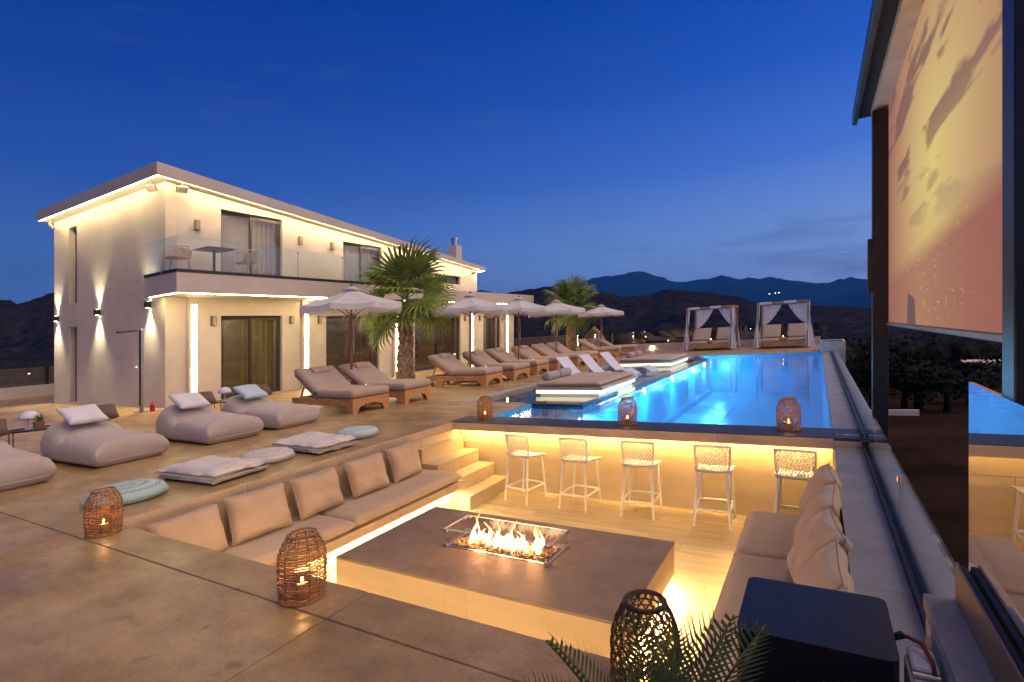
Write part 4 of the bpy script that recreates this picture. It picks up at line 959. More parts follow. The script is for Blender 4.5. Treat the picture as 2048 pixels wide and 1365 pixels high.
# ------------------------------------------------------------------ bean bag loungers
def beanbag_mesh(seed, L=1.58, Wd=.86):
    mb = MB(); nu, nv = 88, 64
    def fn(u, v0):
        # u around the section, v along the length: 0 = head, 1 = foot; rows crowd towards the ends
        v = .5 - .5 * cos(PI * v0); v = v * .6 + v0 * .4
        x = -L / 2 + L * v
        crest = .345 - .05 * max(0, v - .35) / .65
        head = .19 * max(0, 1 - v / .30) ** 1.05
        top = crest + head - .035 * math.exp(-((v - .34) / .07) ** 2)
        k = min(1.0, max(0.0, (1 - v) / .055)); foot = 1 - (1 - k) ** 3 * .55
        k2 = min(1.0, max(0.0, v / .05)); hd = 1 - (1 - k2) ** 3 * .5
        a = 2 * PI * u; ex = .36
        ca, sa = cos(a), sin(a)
        y = math.copysign(abs(ca) ** ex, ca) * Wd / 2
        half = top / 2
        z = half + math.copysign(abs(sa) ** ex, sa) * half
        q = z / top
        y *= (1 - .10 * max(0, q - .55) * 1.4) * (1 + .045 * sin(PI * min(1, q))) * (.92 + .08 * foot * hd) * (1 - .10 * max(0, 1 - v / .28) * q)
        z = half + (z - half) * min(foot, hd) * (1 if sa > 0 else 1)
        crown = .05 * max(0, sa) * (1 - (2 * y / Wd) ** 2) * foot
        xx = x + .05 * sin(PI * q) * (1 - k) - .05 * sin(PI * q) * (1 - k2)
        w = noise.fractal(Vector((x * 1.8, y * 1.8, seed + z * 2)), 1, 2, 3) * .014 + noise.noise(Vector((x * 8, y * 1.2, seed))) * .014 * math.exp(-((v - .33) / .16) ** 2)
        rdg = noise.noise(Vector((x * 5.5 + y * 2.2, y * 3.0, seed + 17)))
        w -= .022 * max(0, 1 - abs(rdg) * 5.5) ** 2 * (.35 + .65 * math.exp(-((v - .36) / .2) ** 2) + .5 * math.exp(-((v - .93) / .07) ** 2)) * min(1, q * 1.5)
        return (xx, y + w * .5, max(0.0, z + crown + w * (q > .15)))
    mb.grid(fn, nu, nv, True)
    mb.f += [tuple(range(nu)), tuple(nv * nu + k for k in range(nu))]
    return mb
for i, (x, y, rz, hc, lb) in enumerate(((-8.40, 2.13, 0, None, 'taupe bean bag lounger cut by the picture edge, in front of the lamp table'),
                               (-8.56, 3.42, 1, white_fab, 'taupe bean bag lounger with a square white cushion, beside the lamp table'),
                               (-8.50, 4.83, -2, white_fab, 'taupe bean bag lounger with a soft white cushion, in front of the wall strip'),
                               (-8.57, 5.98, 1, blue_fab, 'taupe bean bag lounger with a pale blue cushion, next to the wooden loungers'))):
    t = thing('bean_bag_lounger', lb, 'lounger', (x, y, 0), R(rz), 'bean bag loungers')
    bag = obj('bag', beanbag_mesh(i * 5.1), fab_bag, t, True)
    hp = obj('head_roll', pillow_mesh(.28, .44, .16, i * 4 + 1, .8), fab_dark, t); hp.location = (-.62, .20, .58); hp.rotation_euler = (0, R(38), R(-6))
    obj('seam', MB().tube([(.79 - 1.5 * k / 14, -.445 + .006 * sin(k * 1.7), .085 + .012 * sin(k * .9)) for k in range(15)], .0055, 5).tube([(.833 + .004 * sin(k), -.36 + .72 * k / 10, .085) for k in range(11)], .0055, 5), fab_bag, t, True)
    if hc is not None:
        o = obj('head_cushion', pillow_mesh(.42, .50, .11, i * 9 + 2, .7), hc, t); o.location = (-.47, -.06, .60); o.rotation_euler = (0, R(30), R(5))

# ------------------------------------------------------------------ small tables with lamp and pot
def side_table(loc, label, rz, oval):
    t = thing('side_table', label, 'side table', loc, rz, 'black wire side tables')
    sx = 1.3 if oval else 1.1; r = .25
    obj('table_top', MB().lathe([(r, .418), (r, .424)], 28, sx=sx).xf(Matrix.Identity(4)), metal_d, t)
    obj('tray_rim', MB().tube([(r * sx * cos(2 * PI * k / 28), r * sin(2 * PI * k / 28), .432) for k in range(28)], .007, 5, True), metal_d, t, True)
    for s in (-1, 1):
        for q in (-1, 1): obj('leg', MB().tube([(s * r * sx * .74, q * r * .6, 0), (s * r * sx * .74, q * r * .6, .42)], .0075, 5), metal_d, t)
        obj('stretcher', MB().tube([(s * r * sx * .74, -r * .6, .012), (s * r * sx * .74, r * .6, .012)], .006, 5), metal_d, t)
    return t
def table_lamp(loc, label):
    t = thing('table_lamp', label, 'lamp', loc, 0, 'white mushroom lamps')
    obj('lamp_shade', MB().lathe([(.115, .155), (.118, .165), (.11, .20), (.085, .235), (.045, .26), (.005, .268)], 20), resin, t, True)
    obj('stem', MB().tube([(0, 0, .01), (0, 0, .16)], .011, 8), resin, t); obj('base', MB().lathe([(.055, 0), (.055, .012), (.02, .018)], 16), resin, t, 40)
def herb_pot(loc, label, seed, sc=1.0):
    r2 = random.Random(seed); t = thing('herb_pot', label, 'potted plant', loc, 0, 'small herb pots')
    obj('pot', MB().lathe([(.042 * sc, 0), (.055 * sc, .085 * sc), (.048 * sc, .085 * sc)], 14), terra, t, 40)
    mb = MB()
    for k in range(46):
        a = r2.uniform(0, 6.28); l_ = r2.uniform(.05, .12) * sc; el = r2.uniform(.5, 1.45); b = Vector((cos(a) * .02, sin(a) * .02, .08 * sc)); d = Vector((cos(a) * cos(el), sin(a) * cos(el), sin(el))); w = Vector((-sin(a), cos(a), 0)) * .007
        mb.add([b - w * .4, b + w * .4, b + d * l_ * .6 + w, b + d * l_ - Vector((0, 0, .01)), b + d * l_ * .6 - w], [(0, 1, 2, 3, 4)])
    obj('leaves', mb, herb, t)
side_table((-9.70, 3.02, 0), 'black oval wire side table with mushroom lamp between the two nearest bean bags', R(82), True)
table_lamp((-9.80, 2.99, .425), 'white mushroom lamp on the oval table close to the picture edge'); herb_pot((-9.62, 3.05, .425), 'terracotta herb pot on the oval side table', 2, 1.25)
side_table((-9.66, 5.88, 0), 'black round wire side table with mushroom lamp in front of the sliding door', R(80), False)
table_lamp((-9.72, 5.83, .425), 'white mushroom lamp in front of the sliding door'); herb_pot((-9.55, 5.93, .425), 'terracotta herb pot beside the mushroom lamp in front of the sliding door', 5)

# ------------------------------------------------------------------ floor cushions along the edge
def radial_mat(name, c1, c2, c3):
    m, n, l = nodes(name); p = n['Principled BSDF']; p.inputs['Roughness'].default_value = .95
    tc = n.new('ShaderNodeTexCoord'); sp = n.new('ShaderNodeSeparateXYZ'); l.new(tc.outputs['Object'], sp.inputs[0])
    def mt(op, a, b=None):
        x = n.new('ShaderNodeMath'); x.operation = op
        for i, v in enumerate((a, b)):
            if v is None: continue
            if isinstance(v, (int, float)): x.inputs[i].default_value = v
            else: l.new(v, x.inputs[i])
        return x.outputs[0]
    r = mt('POWER', mt('ADD', mt('POWER', sp.outputs[0], 2.0), mt('POWER', sp.outputs[1], 2.0)), .5)
    th = mt('ARCTAN2', sp.outputs[1], sp.outputs[0])
    z = mt('MULTIPLY', mt('SINE', mt('MULTIPLY', th, 30.0)), .010)
    cr = n.new('ShaderNodeValToRGB'); l.new(mt('MULTIPLY', mt('ADD', r, z), 3.1), cr.inputs[0]); cr.color_ramp.interpolation = 'CONSTANT'
    e = cr.color_ramp.elements; e[0].color = (*c1, 1); e[1].position = .16; e[1].color = (*c2, 1)
    for p_, c in ((.19, c1), (.34, c3), (.37, c1), (.46, c2), (.50, c1), (.66, c3), (.70, c1), (.83, c2), (.86, c1)):
        q = e.new(p_); q.color = (*c, 1)
    l.new(cr.outputs[0], p.inputs['Base Color'])
    nb = n.new('ShaderNodeTexNoise'); nb.inputs['Scale'].default_value = 160; l.new(tc.outputs['Object'], nb.inputs[0]); b = n.new('ShaderNodeBump'); b.inputs['Strength'].default_value = .3; b.inputs['Distance'].default_value = .01
    l.new(nb.outputs[0], b.inputs['Height']); l.new(b.outputs[0], p.inputs['Normal']); return m
def round_cushion(loc, label, mt_, fr_m, r=.30, h=.12):
    t = thing('floor_cushion', label, 'floor cushion', loc, rnd.uniform(0, 6), 'round embroidered floor cushions')
    obj('cushion', MB().lathe([(r * .86, .0), (r * .99, h * .22), (r, h * .45), (r * .96, h * .72), (r * .80, h * .93), (r * .4, h * 1.04), (.01, h * 1.05)], 40), mt_, t, True)
    mb = MB()
    for k in range(120):
        a = 2 * PI * k / 120 + rnd.uniform(-.01, .01); l_ = .055 * rnd.uniform(.8, 1.15); w = r * .021
        mb.tube([(r * 1.0 * cos(a), r * 1.0 * sin(a), h * .52), (r * 1.035 * cos(a + .01), r * 1.035 * sin(a + .01), h * .52 - l_ * .5), (r * 1.03 * cos(a + rnd.uniform(-.02, .02)), r * 1.03 * sin(a), max(.002, h * .52 - l_))], [w * .30, w * .42, w * .2], 4)
    obj('fringe', mb, fr_m, t, True)
mint = radial_mat('mint_embroidery', (.44, .62, .55), (.20, .24, .22), (.70, .70, .64)); pale = radial_mat('cream_embroidery', (.70, .66, .60), (.36, .30, .26), (.55, .47, .40)); mint2 = radial_mat('mint_stripe', (.50, .64, .58), (.66, .66, .60), (.22, .36, .34))
mint_f = M('mint_fringe', (.48, .66, .60), .95, .06, 9)
round_cushion((-5.84, 2.52, 0), 'mint round fringed floor cushion nearest the corner lantern', mint, mint_f, .33, .13)
round_cushion((-5.88, 4.06, 0), 'cream round fringed floor cushion between two folded mats', pale, fringe_m, .31, .12)
round_cushion((-5.87, 5.52, 0), 'mint round floor cushion farthest along the edge, closest to the wooden loungers', mint2, mint_f, .30, .13)
def mat_pad(loc, rz, label, seed, w=.62, l_=.98):
    t = thing('folded_mat', label, 'mat', loc, rz, 'folded cotton mats')
    for k in range(2):
        mb = slump_cushion(-w / 2, w / 2, -l_ / 2, l_ / 2, .004 + k * .066, .068 + k * .066, seed + k, .032, .026, .022)
        obj('pad', mb, cream_fab, t, True)
    fm_ = MB()
    for k in range(70):
        q = k / 69
        fm_.tube([(w / 2 - .01, -l_ / 2 + l_ * q, .06), (w / 2 + .02, -l_ / 2 + l_ * q + rnd.uniform(-.01, .01), .045 + rnd.uniform(-.01, .01))], [.006, .003], 4)
    for k in range(44):
        q = k / 43
        fm_.tube([(-w / 2 + w * q, -l_ / 2 + .01, .085), (-w / 2 + w * q + rnd.uniform(-.01, .01), -l_ / 2 - .02, .07)], [.006, .003], 4)
    obj('trim', fm_, fringe_m, t)
mat_pad((-5.86, 3.38, 0), R(4), 'folded cream cotton mat between the nearest mint cushion and the round cream cushion', 1.3, .98, .66)
mat_pad((-5.86, 4.76, 0), R(-3), 'folded cream cotton mat between the round cream cushion and the far mint cushion', 6.1, .98, .62)

# ------------------------------------------------------------------ wooden sun loungers; foot at local x=0, head towards -x
def make_lounger():
    t = thing('sun_lounger', '', 'sun lounger', group='wooden sun loungers in a row')
    w = .46
    # foot board with two shaped legs and an arched opening
    arc = [(w - .17 - (2 * w - .34) * k / 10, .12 + .055 * sin(PI * k / 10)) for k in range(11)]
    poly = [(-w, .0), (-w, .295), (w, .295), (w, 0), (w - .12, 0), (w - .15, .07)] + arc + [(-w + .15, .07), (-w + .12, 0)]
    obj('foot_board', MB().prism(poly, -.045, 0, 'x'), wood, t)
    for s in (-1, 1):
        y0, y1 = (s * w - (.035 if s > 0 else 0), s * w + (.035 if s < 0 else 0))
        obj('side_rail', MB().box(-2.0, -.046, y0, y1, .15, .292, .004), wood, t)
        obj('rear_leg', MB().prism([(-1.62, 0), (-1.62, .149), (-1.36, .149), (-1.40, .05), (-1.44, 0)], y0, y1, 'y'), wood, t)
        obj('front_leg', MB().prism([(-.046, 0), (-.046, .149), (-.26, .149), (-.20, .06), (-.16, 0)], y0, y1, 'y'), wood, t)
    obj('rear_board', MB().box(-2.0, -1.965, -w + .036, w - .036, .16, .285, .003), wood, t)
    for k in range(5): obj('slat', MB().box(-.16 - k * .25, -.06 - k * .25, -w + .037, w - .037, .27, .288, .002), wood, t)
    L, a = .86, R(33)
    Mb = Matrix.Translation((-1.20, 0, .30)) @ Matrix.Rotation(a, 4, 'Y')
    bf = obj('back_frame', MB().box(-L, 0, -w + .02, -w + .075, -.02, .02).box(-L, 0, w - .075, w - .02, -.02, .02).box(-L, -L + .07, -w + .0755, w - .0755, -.02, .02).box(-L * .5, -L * .5 + .07, -w + .0755, w - .0755, -.02, .02).xf(Mb), wood, t)
    obj('prop', MB().box(-.012, .012, -.34, -.31, 0, .36).box(-.012, .012, .31, .34, 0, .36).xf(Matrix.Translation((-1.86, 0, .28)) @ Matrix.Rotation(R(22), 4, 'Y')), wood, t)
    sc_ = slump_cushion(-1.20, -.005, -w - .01, w + .01, .296, .465, 3.0, .03, .005, .008)
    obj('seat_cushion', sc_, fab_lng, t, True)
    bc = slump_cushion(-L - .03, .02, -w - .01, w + .01, .022, .175, 5.0, .035, .006, .01).xf(Mb)
    obj('back_cushion', bc, fab_lng, t, True)
    o = obj('head_pillow', pillow_mesh(.20, .42, .09, 12, .4), fab_lng, t); o.matrix_local = Mb @ Matrix.Translation((-L + .17, 0, .205))
    for s in (-1, 1): obj('wheel', MB().lathe([(.055, -.015), (.055, .015)], 14).xf(Matrix.Translation((-1.82, s * (w - .07), .055)) @ Matrix.Rotation(PI / 2, 4, 'X')), wood_red, t, 40)
    return t
LY = [7.62, 8.95, 12.22, 13.66, 15.22, 16.70, 18.22, 19.68]
lab = ['wooden sun lounger with mushroom cushions, nearest the bean bags', 'wooden sun lounger beside the first parasol, in front of the big palm trunk',
       'wooden sun lounger just past the big palm, third from the bean bags', 'wooden sun lounger, fourth from the bean bags, past the second parasol pole',
       'wooden sun lounger, fifth from the bean bags', 'wooden sun lounger, sixth from the bean bags, past the third parasol pole', 'wooden sun lounger, seventh from the bean bags', 'wooden sun lounger, eighth from the bean bags, past the fourth parasol pole']
lng = make_lounger()
for i, y in enumerate(LY):
    o = lng if i == 0 else copy_tree(lng)
    o.location = ((-7.70, -7.62, -7.68, -7.61, -7.70, -7.64, -7.58, -7.69)[i], y, 0); o.rotation_euler = (0, 0, R((-4, 3.5, 2.5, -2, 1.5, -3, 2, -1)[i])); o['label'] = lab[i]
for (x, y, rz, lb) in ((-7.9, 23.6, 12, 'wooden sun lounger beside the hanging egg chair, nearer of the two'), (-7.6, 25.1, 12, 'wooden sun lounger at the far wall beyond the hanging egg chair')):
    o = copy_tree(lng); o.location = (x, y, 0); o.rotation_euler = (0, 0, R(rz)); o['label'] = lb
def small_table(x, y, label, cand):
    t = thing('lounger_table', label, 'side table', (x, y, 0), 0, 'little wooden tables between loungers')
    obj('table_top', MB().box(-.18, .18, -.16, .16, .36, .385, .004), wood, t)
    for a in (-.15, .15):
        for b in (-.13, .13): obj('leg', MB().box(a - .02, a + .02, b - .02, b + .02, 0, .359), wood, t)
    c = thing('tealight', 'lit amber tealight on ' + label, 'candle', (x, y, .386), 0, 'tealights')
    obj('cup', MB().lathe([(.030, 0), (.036, .002), (.04, .055)], 12), M('amber_glass', (.75, .36, .05), .2, transl=.5) if 'amber_glass' not in MATS else MATS['amber_glass'], c, True)
    obj('flame', MB().lathe([(.004, .03), (.009, .045), (.001, .07)], 8), flame_c, c, True)
small_table(-8.55, 8.30, 'the little table between the first two loungers', 1)
small_table(-8.45, 12.95, 'the little table under the second parasol', 1)
small_table(-8.45, 15.97, 'the little table under the third parasol', 1)

# ------------------------------------------------------------------ parasols
def make_parasol():
    t = thing('parasol', '', 'parasol', group='fringed parasols')
    n = 8; RR, z0, z1 = 1.17, 2.28, 2.66
    def pt(k, f):
        a = 2 * PI * (k + .5) / n
        return Vector((RR * f * cos(a), RR * f * sin(a), z1 - (z1 - z0) * f ** .94 - .02 * sin(PI * f)))
    can = MB()
    for k in range(n):
        def fn(u, v, k=k):
            f = .06 + .94 * v; p = pt(k, f).lerp(pt(k + 1, f), u); p.z -= .045 * sin(PI * u) * v
            return p
        can.grid(fn, 6, 8)
    co = obj('canopy', can, canvas_u, t, True)
    val = MB(); fr = MB()
    for k in range(n):
        def ed(u, k=k):
            p = pt(k, 1).lerp(pt(k + 1, 1), u); p.z -= .045 * sin(PI * u); return p
        val.grid(lambda u, v: ed(u) - Vector((0, 0, .115 * v)) + Vector((cos(2 * PI * (k + .5 + u) / n), sin(2 * PI * (k + .5 + u) / n), 0)) * .012 * sin(u * 22) * v, 14, 2)
        for q in range(30):
            p = ed((q + .5) / 30) - Vector((0, 0, .112)); d = Vector((rnd.uniform(-.006, .006), rnd.uniform(-.006, .006), -.085 * rnd.uniform(.8, 1.15)))
            fr.tube([p, p + d * .5, p + d], [.0055, .0065, .003], 4)
    obj('valance', val, canvas_u, co, True); obj('fringe', fr, fringe_m, co)
    rb = []
    for k in range(n):
        obj('rib', MB().tube([(0, 0, z1 - .06), pt(k, .5) - Vector((0, 0, .03)), pt(k, .985) - Vector((0, 0, .02))], .012, 5), wood_red, t)
        obj('strut', MB().tube([(0, 0, 1.98), pt(k, .52) - Vector((0, 0, .035))], .009, 4), wood_red, t)
    obj('pole', MB().tube([(0, 0, .05), (0, 0, z1 - .01)], .029, 10), wood_red, t, 60)
    obj('vent_cap', MB().lathe([(.21, z1 - .035), (.12, z1 + .02), (.03, z1 + .06)], 16), canvas_u, t, True)
    obj('finial', MB().lathe([(.02, z1 + .05), (.035, z1 + .07), (.04, z1 + .09), (.02, z1 + .115), (.004, z1 + .13)], 12), wood_red, t, True)
    obj('base', MB().box(-.24, .24, -.24, .24, .002, .06, .01), M('base_stone', (.22, .19, .16), .7), t)
    obj('pulley_rope', MB().tube([(.035, 0, 1.95), (.06, .02, 1.5), (.045, .03, 1.15), (.035, .01, 1.45)], .006, 5), fringe_m, t, True)
    return t
par = make_parasol()
for i, (x, y, lb) in enumerate(((-9.22, 8.50, 'cream fringed parasol nearest the viewer, overlapping the big palm'), (-9.05, 13.02, 'cream fringed parasol just past the big palm'), (-9.0, 15.9, 'cream fringed parasol in the middle of the row'), (-9.0, 18.95, 'cream fringed parasol in front of the far palm'), (-9.2, 24.5, 'cream fringed parasol over the hanging egg chair'))):
    o = par if i == 0 else copy_tree(par)
    o.location = (x, y, 0); o.rotation_euler = (0, 0, R((4, 20, 11, 33, 15)[i])); o['label'] = lb
    k = (2.758 / 2.79, 2.73 / 2.79, 2.70 / 2.79, 2.68 / 2.79, 2.6 / 2.79)[i]; o.scale = (1, 1, k)

# ------------------------------------------------------------------ daybeds on the shelf
def daybed(x0, x1, y0, y1, label, bol):
    t = thing('daybed', label, 'daybed', ((x0 + x1) / 2, (y0 + y1) / 2, 0), 0, 'floating daybeds on the shelf')
    a, b = (x1 - x0) / 2, (y1 - y0) / 2
    obj('platform', MB().box(-a, a, -b, b, .095, .140, .004).box(-a + .04, a - .04, -b + .04, b - .04, .1405, .16), M('platform_board', (.46, .41, .30), .6, .08, 4) if 'platform_board' not in MATS else MATS['platform_board'], t)
    obj('plinth', MB().box(-a + .12, a - .12, -b + .12, b - .12, -.198, .0945), shelf_m, t)
    obj('led_band', MB().box(-a + .05, a - .05, -b + .05, -b + .115, .015, .088).box(a - .115, a - .05, -b + .116, b - .05, .015, .088), led_bed, t)
    obj('mattress', slump_cushion(-a + .06, a - .08, -b + .06, b - .06, .161, .258, y0, .03, .004, .006), fab_lng, t, True)
    for (bx, by, l_) in bol:
        m = MB().lathe([(.03, -l_ / 2), (.095, -l_ / 2 + .01), (.105, -l_ / 2 + .05), (.105, l_ / 2 - .05), (.095, l_ / 2 - .01), (.03, l_ / 2)], 18).xf(Matrix.Translation((bx, by, .258 + .10)) @ Matrix.Rotation(PI / 2, 4, 'X'))
        obj('bolster', m, M('bolster_grey', (.40, .36, .35), .95, .06, 4, bump=.2, bscale=200) if 'bolster_grey' not in MATS else MATS['bolster_grey'], t, True)
daybed(-5.45, -3.83, 10.28, 12.75, 'low daybed with grey bolsters on a glowing platform, nearer the viewer', [(-.66, -.62, .62), (-.66, .05, .62)])
daybed(-5.95, -4.05, 17.4, 19.9, 'low daybed on a glowing platform at the far end of the pool', [(-.70, -.5, .6), (-.70, .3, .6)])

# ------------------------------------------------------------------ white in-pool loungers: head towards -x
def make_chaise():
    t = thing('pool_chaise', '', 'chaise', group='white resin chaises in the shallow water')
    prof = [(-.80, .62), (-.62, .44), (-.42, .22), (-.22, .06), (.0, .0), (.25, .05), (.48, .15), (.66, .17), (.85, .09), (1.02, -.02)]
    def cr_(u):
        k = u * (len(prof) - 1); i = min(int(k), len(prof) - 2); f = k - i; f = f * f * (3 - 2 * f) * .4 + f * .6
        return prof[i][0] + (prof[i + 1][0] - prof[i][0]) * f, prof[i][1] + (prof[i + 1][1] - prof[i][1]) * f
    mb = MB()
    for s in (0, -.045):
        mb.grid(lambda u, v: (cr_(u)[0], (v - .5) * .60, cr_(u)[1] + s), 36, 6)
    W = 37 * 7
    rim_ = [i for i in range(37)] + [36 + 37 * j for j in range(1, 7)] + [36 * 1 + 37 * 6 - i for i in range(1, 37)] + [37 * (6 - j) for j in range(1, 6)]
    mb.f += [(rim_[k], rim_[(k + 1) % len(rim_)], rim_[(k + 1) % len(rim_)] + W, rim_[k] + W) for k in range(len(rim_))]
    obj('shell', mb, resin, t, 40)
    obj('head_support', MB().prism([(-.60, .38), (-.66, .40), (-.50, -.16), (-.30, -.16)], -.05, .05, 'y'), resin, t)
    obj('foot_support', MB().box(.40, .62, -.18, .18, -.16, .09, .01), resin, t)
    return t
ch0 = make_chaise()
for i, (x, y, lb) in enumerate(((-5.85, 14.25, 'white resin chaise behind the nearer daybed'), (-5.55, 15.25, 'middle one of three white resin chaises in the shallow water'), (-5.25, 16.25, 'white resin chaise beside the far daybed'))):
    o = ch0 if i == 0 else copy_tree(ch0); o.location = (x, y, -.04); o.rotation_euler = (0, 0, R(-8)); o['label'] = lb

# ------------------------------------------------------------------ cabanas
def make_cabana(label, loc, wd, seed):
    t = thing('cabana', label, 'cabana', loc, 0, 'curtained cabanas')
    dp, hh = 1.95, 2.08; r2 = random.Random(seed)
    for x in (0, wd - .08):
        for y in (0, dp): obj('post', MB().box(x, x + .08, y, y + .08, 0, hh - .09, .004), wood_cab, t)
    obj('top_beam', MB().box(-.03, wd + .03, -.02, .10, hh - .089, hh, .004), wood_cab, t); obj('top_beam', MB().box(-.03, wd + .03, dp - .02, dp + .10, hh - .089, hh, .004), wood_cab, t)
    obj('top_beam', MB().box(-.02, .10, .101, dp - .021, hh - .085, hh - .004, .004), wood_cab, t); obj('top_beam', MB().box(wd - .10, wd + .02, .101, dp - .021, hh - .085, hh - .004, .004), wood_cab, t)
    for (a, b) in ((.04, .29), (.52, .76)): obj('cloth_wrap', MB().box(a * wd, b * wd, -.028, .108, hh - .097, hh + .008, .01), white_fab, t)
    obj('bed_frame', MB().box(.082, wd - .082, .02, .07, .16, .30, .004).box(.082, wd - .082, dp + .005, dp + .05, .16, .30, .004).box(.02, .065, .09, dp - .01, .16, .30, .004).box(wd - .065, wd - .02, .09, dp - .01, .16, .30, .004), wood, t)
    obj('bed_base', MB().box(.07, wd - .07, .075, dp, .24, .275), wood, t)
    for (a, b) in ((.10, wd * .43), (wd * .57, wd - .10)):
        obj('mattress', slump_cushion(a, b, .10, 1.15, .277, .42, seed + a, .03, .004, .006), fab_lng, t, True)
        m = slump_cushion(0, b - a, 0, .78, 0, .13, seed + b, .03, .004, .006).xf(Matrix.Translation((a, 1.14, .40)) @ Matrix.Rotation(R(48), 4, 'X'))
        obj('back_cushion', m, fab_lng, t, True)
    obj('centre_table', MB().box(wd * .45, wd * .55, .12, 1.1, .277, .45, .004), wood_cab, t)
    c = thing('tealight', 'lit tealight in the middle of the ' + label.split(',')[0], 'candle', (loc[0] + wd / 2, loc[1] + .5, loc[2] + .452), 0, 'tealights')
    obj('cup', MB().lathe([(.035, 0), (.045, .06)], 12), MATS['amber_glass'], c, True); obj('flame', MB().lathe([(.006, .04), (.014, .06), (.001, .1)], 8), flame_c, c, True)
    cur = M('voile', (.88, .88, .88), .9, .03, 6, transl=.35) if 'voile' not in MATS else MATS['voile']
    tie = 1.02
    def curtain(cx, cy, dirx, diry, span, drop):
        # hangs along the beam from the post, gathered at a tie, then flares out
        def fn(u, v):
            z = hh - .10 - (hh - .16) * v; zt = (hh - .10 - tie) / (hh - .16)
            if v < zt: k = v / zt; wdt = span * (1 - k) ** .62 + .10 * k; sag = .0
            else: k = (v - zt) / (1 - zt); wdt = .10 + drop * k ** .8
            off = wdt * u - (.05 if v >= zt else .05 * (v / zt)) - (.5 * (wdt - .10) * (v >= zt))
            fold = .026 * sin(u * 34 + seed) * (.4 + wdt) + .02 * sin(u * 13 + v * 3)
            return (cx + dirx * off + diry * fold * -1, cy + diry * off + dirx * fold, z)
        obj('curtain', MB().grid(fn, 44, 26), cur, t, True)
    curtain(.04, dp + .04, 1, 0, wd * .42, .30); curtain(wd - .04, dp + .04, -1, 0, wd * .42, .30)
    curtain(.02, .03, 0, 1, .55, .28); curtain(wd - .02, .03, 0, 1, .60, .30)
    curtain(-.0, .01, 1, 0, .12, .26); curtain(wd, .01, -1, 0, .12, .30)
    return t
make_cabana('white-curtained cabana bed beside the low wall, smaller one in view', (-5.42, 26.0, 0), 2.05, 3)
make_cabana('white-curtained cabana bed next to the white pier, at the pool corner', (-2.32, 25.9, 0), 2.05, 8)
for x, y in ((-3.6, 28.4), (-.95, 28.4)):
    pass

# ------------------------------------------------------------------ egg chair
eg = thing('egg_chair', 'hanging pale rattan egg chair in front of the far palm', 'egg chair', (-10.15, 26.0, 0))
def er(z):   # z 0..1 from the bottom
    return .56 * (sin(PI * min(1, z * 1.02) ** .72)) ** .85 if z < .985 else .02
eh, ez = 1.28, .20
mb = MB()
for k in range(26):
    a = 2 * PI * k / 26
    if -2.35 < ((a + PI) % (2 * PI) - PI) < -.75 and True:
        zs = [j / 12 for j in range(0, 5)]
        mb.tube([(er(z) * cos(a), er(z) * sin(a), ez + eh * z) for z in zs], .012, 4)
        zs = [.80 + .2 * j / 5 for j in range(6)]
        mb.tube([(er(z) * cos(a), er(z) * sin(a), ez + eh * z) for z in zs], .012, 4)
    else: mb.tube([(er(j / 14) * cos(a), er(j / 14) * sin(a), ez + eh * j / 14) for j in range(15)], .012, 4)
for j in range(1, 22):
    z = j / 22; a0, a1 = (-.75, PI * 2 - 2.35) if .34 < z < .80 else (0, 2 * PI)
    mb.tube([(er(z) * cos(a0 + (a1 - a0) * k / 24), er(z) * sin(a0 + (a1 - a0) * k / 24), ez + eh * z) for k in range(25)], .010, 4)
obj('cage', mb, rattan_l, eg, True)
obj('stand', MB().tube([(-.75, .25, .02), (-.95, .15, .7), (-.92, .1, 1.5), (-.55, .05, 1.95), (-.05, 0, 1.92), (0, 0, 1.62), (0, 0, ez + eh)], .028, 8).tube([(-.75 + .6 * cos(k * .45), .25 - .6 + .6 * sin(k * .45), .02) for k in range(15)], .028, 6, True), metal_d, eg, True)
obj('seat_cushion', MB().lathe([(.05, .30), (.36, .32), (.44, .40), (.38, .48), (.05, .50)], 20), cream_fab, eg, True)
for s in (-1, 1):
    o = obj('pillow', pillow_mesh(.40, .40, .16, 5 + s, .6), cream_fab, eg); o.location = (s * .16, .14, .68); o.rotation_euler = (R(-62), 0, R(s * 14))

# ------------------------------------------------------------------ palms
def fan_leaf(seed, n=25, Rl=.80):
    r2 = random.Random(seed); mb = MB()
    # petiole along +x from 0 to .55, fan beyond it
    mb.tube([(0, 0, 0), (.28, 0, .012), (.56, 0, 0)], [.017, .013, .010], 5)
    for k in range(n):
        f = (k + .5) / n * 2 - 1; a = f * R(128); L = Rl * (1 - .30 * abs(f) ** 2.2) * r2.uniform(.92, 1.06)
        da = R(128) / n * .98
        split = .46
        base = Vector((.54, 0, 0)); d = Vector((cos(a), sin(a), 0)); dl = Vector((cos(a - da), sin(a - da), 0)); dr = Vector((cos(a + da), sin(a + da), 0))
        cup = .12 * (1 - cos(a)) ; fold = .028
        def P(d_, rr, dz): return base + d_ * rr + Vector((0, 0, dz + cup * rr / Rl - .20 * (rr / Rl) ** 2.6))
        tipd = Vector((0, 0, -.10 * r2.uniform(.4, 1.5)))
        m1, m2 = L * split, L * .84
        wn_ = Vector((-sin(a), cos(a), 0)) * L * math.tan(da) * .36
        pts = [P(d, .03, 0), P(dl, m1, 0), P(d, m1, fold), P(dr, m1, 0), P(d, m2, fold * .4) - wn_, P(d, m2, fold * .5), P(d, m2, fold * .4) + wn_, P(d, L, 0) + tipd]
        mb.add(pts, [(0, 1, 2), (0, 2, 3), (1, 4, 5, 2), (2, 5, 6, 3), (4, 7, 5), (5, 7, 6)])
    me = mb.mesh('frond'); me.materials.append(leaf); return me
leaves = [fan_leaf(s) for s in range(4)]
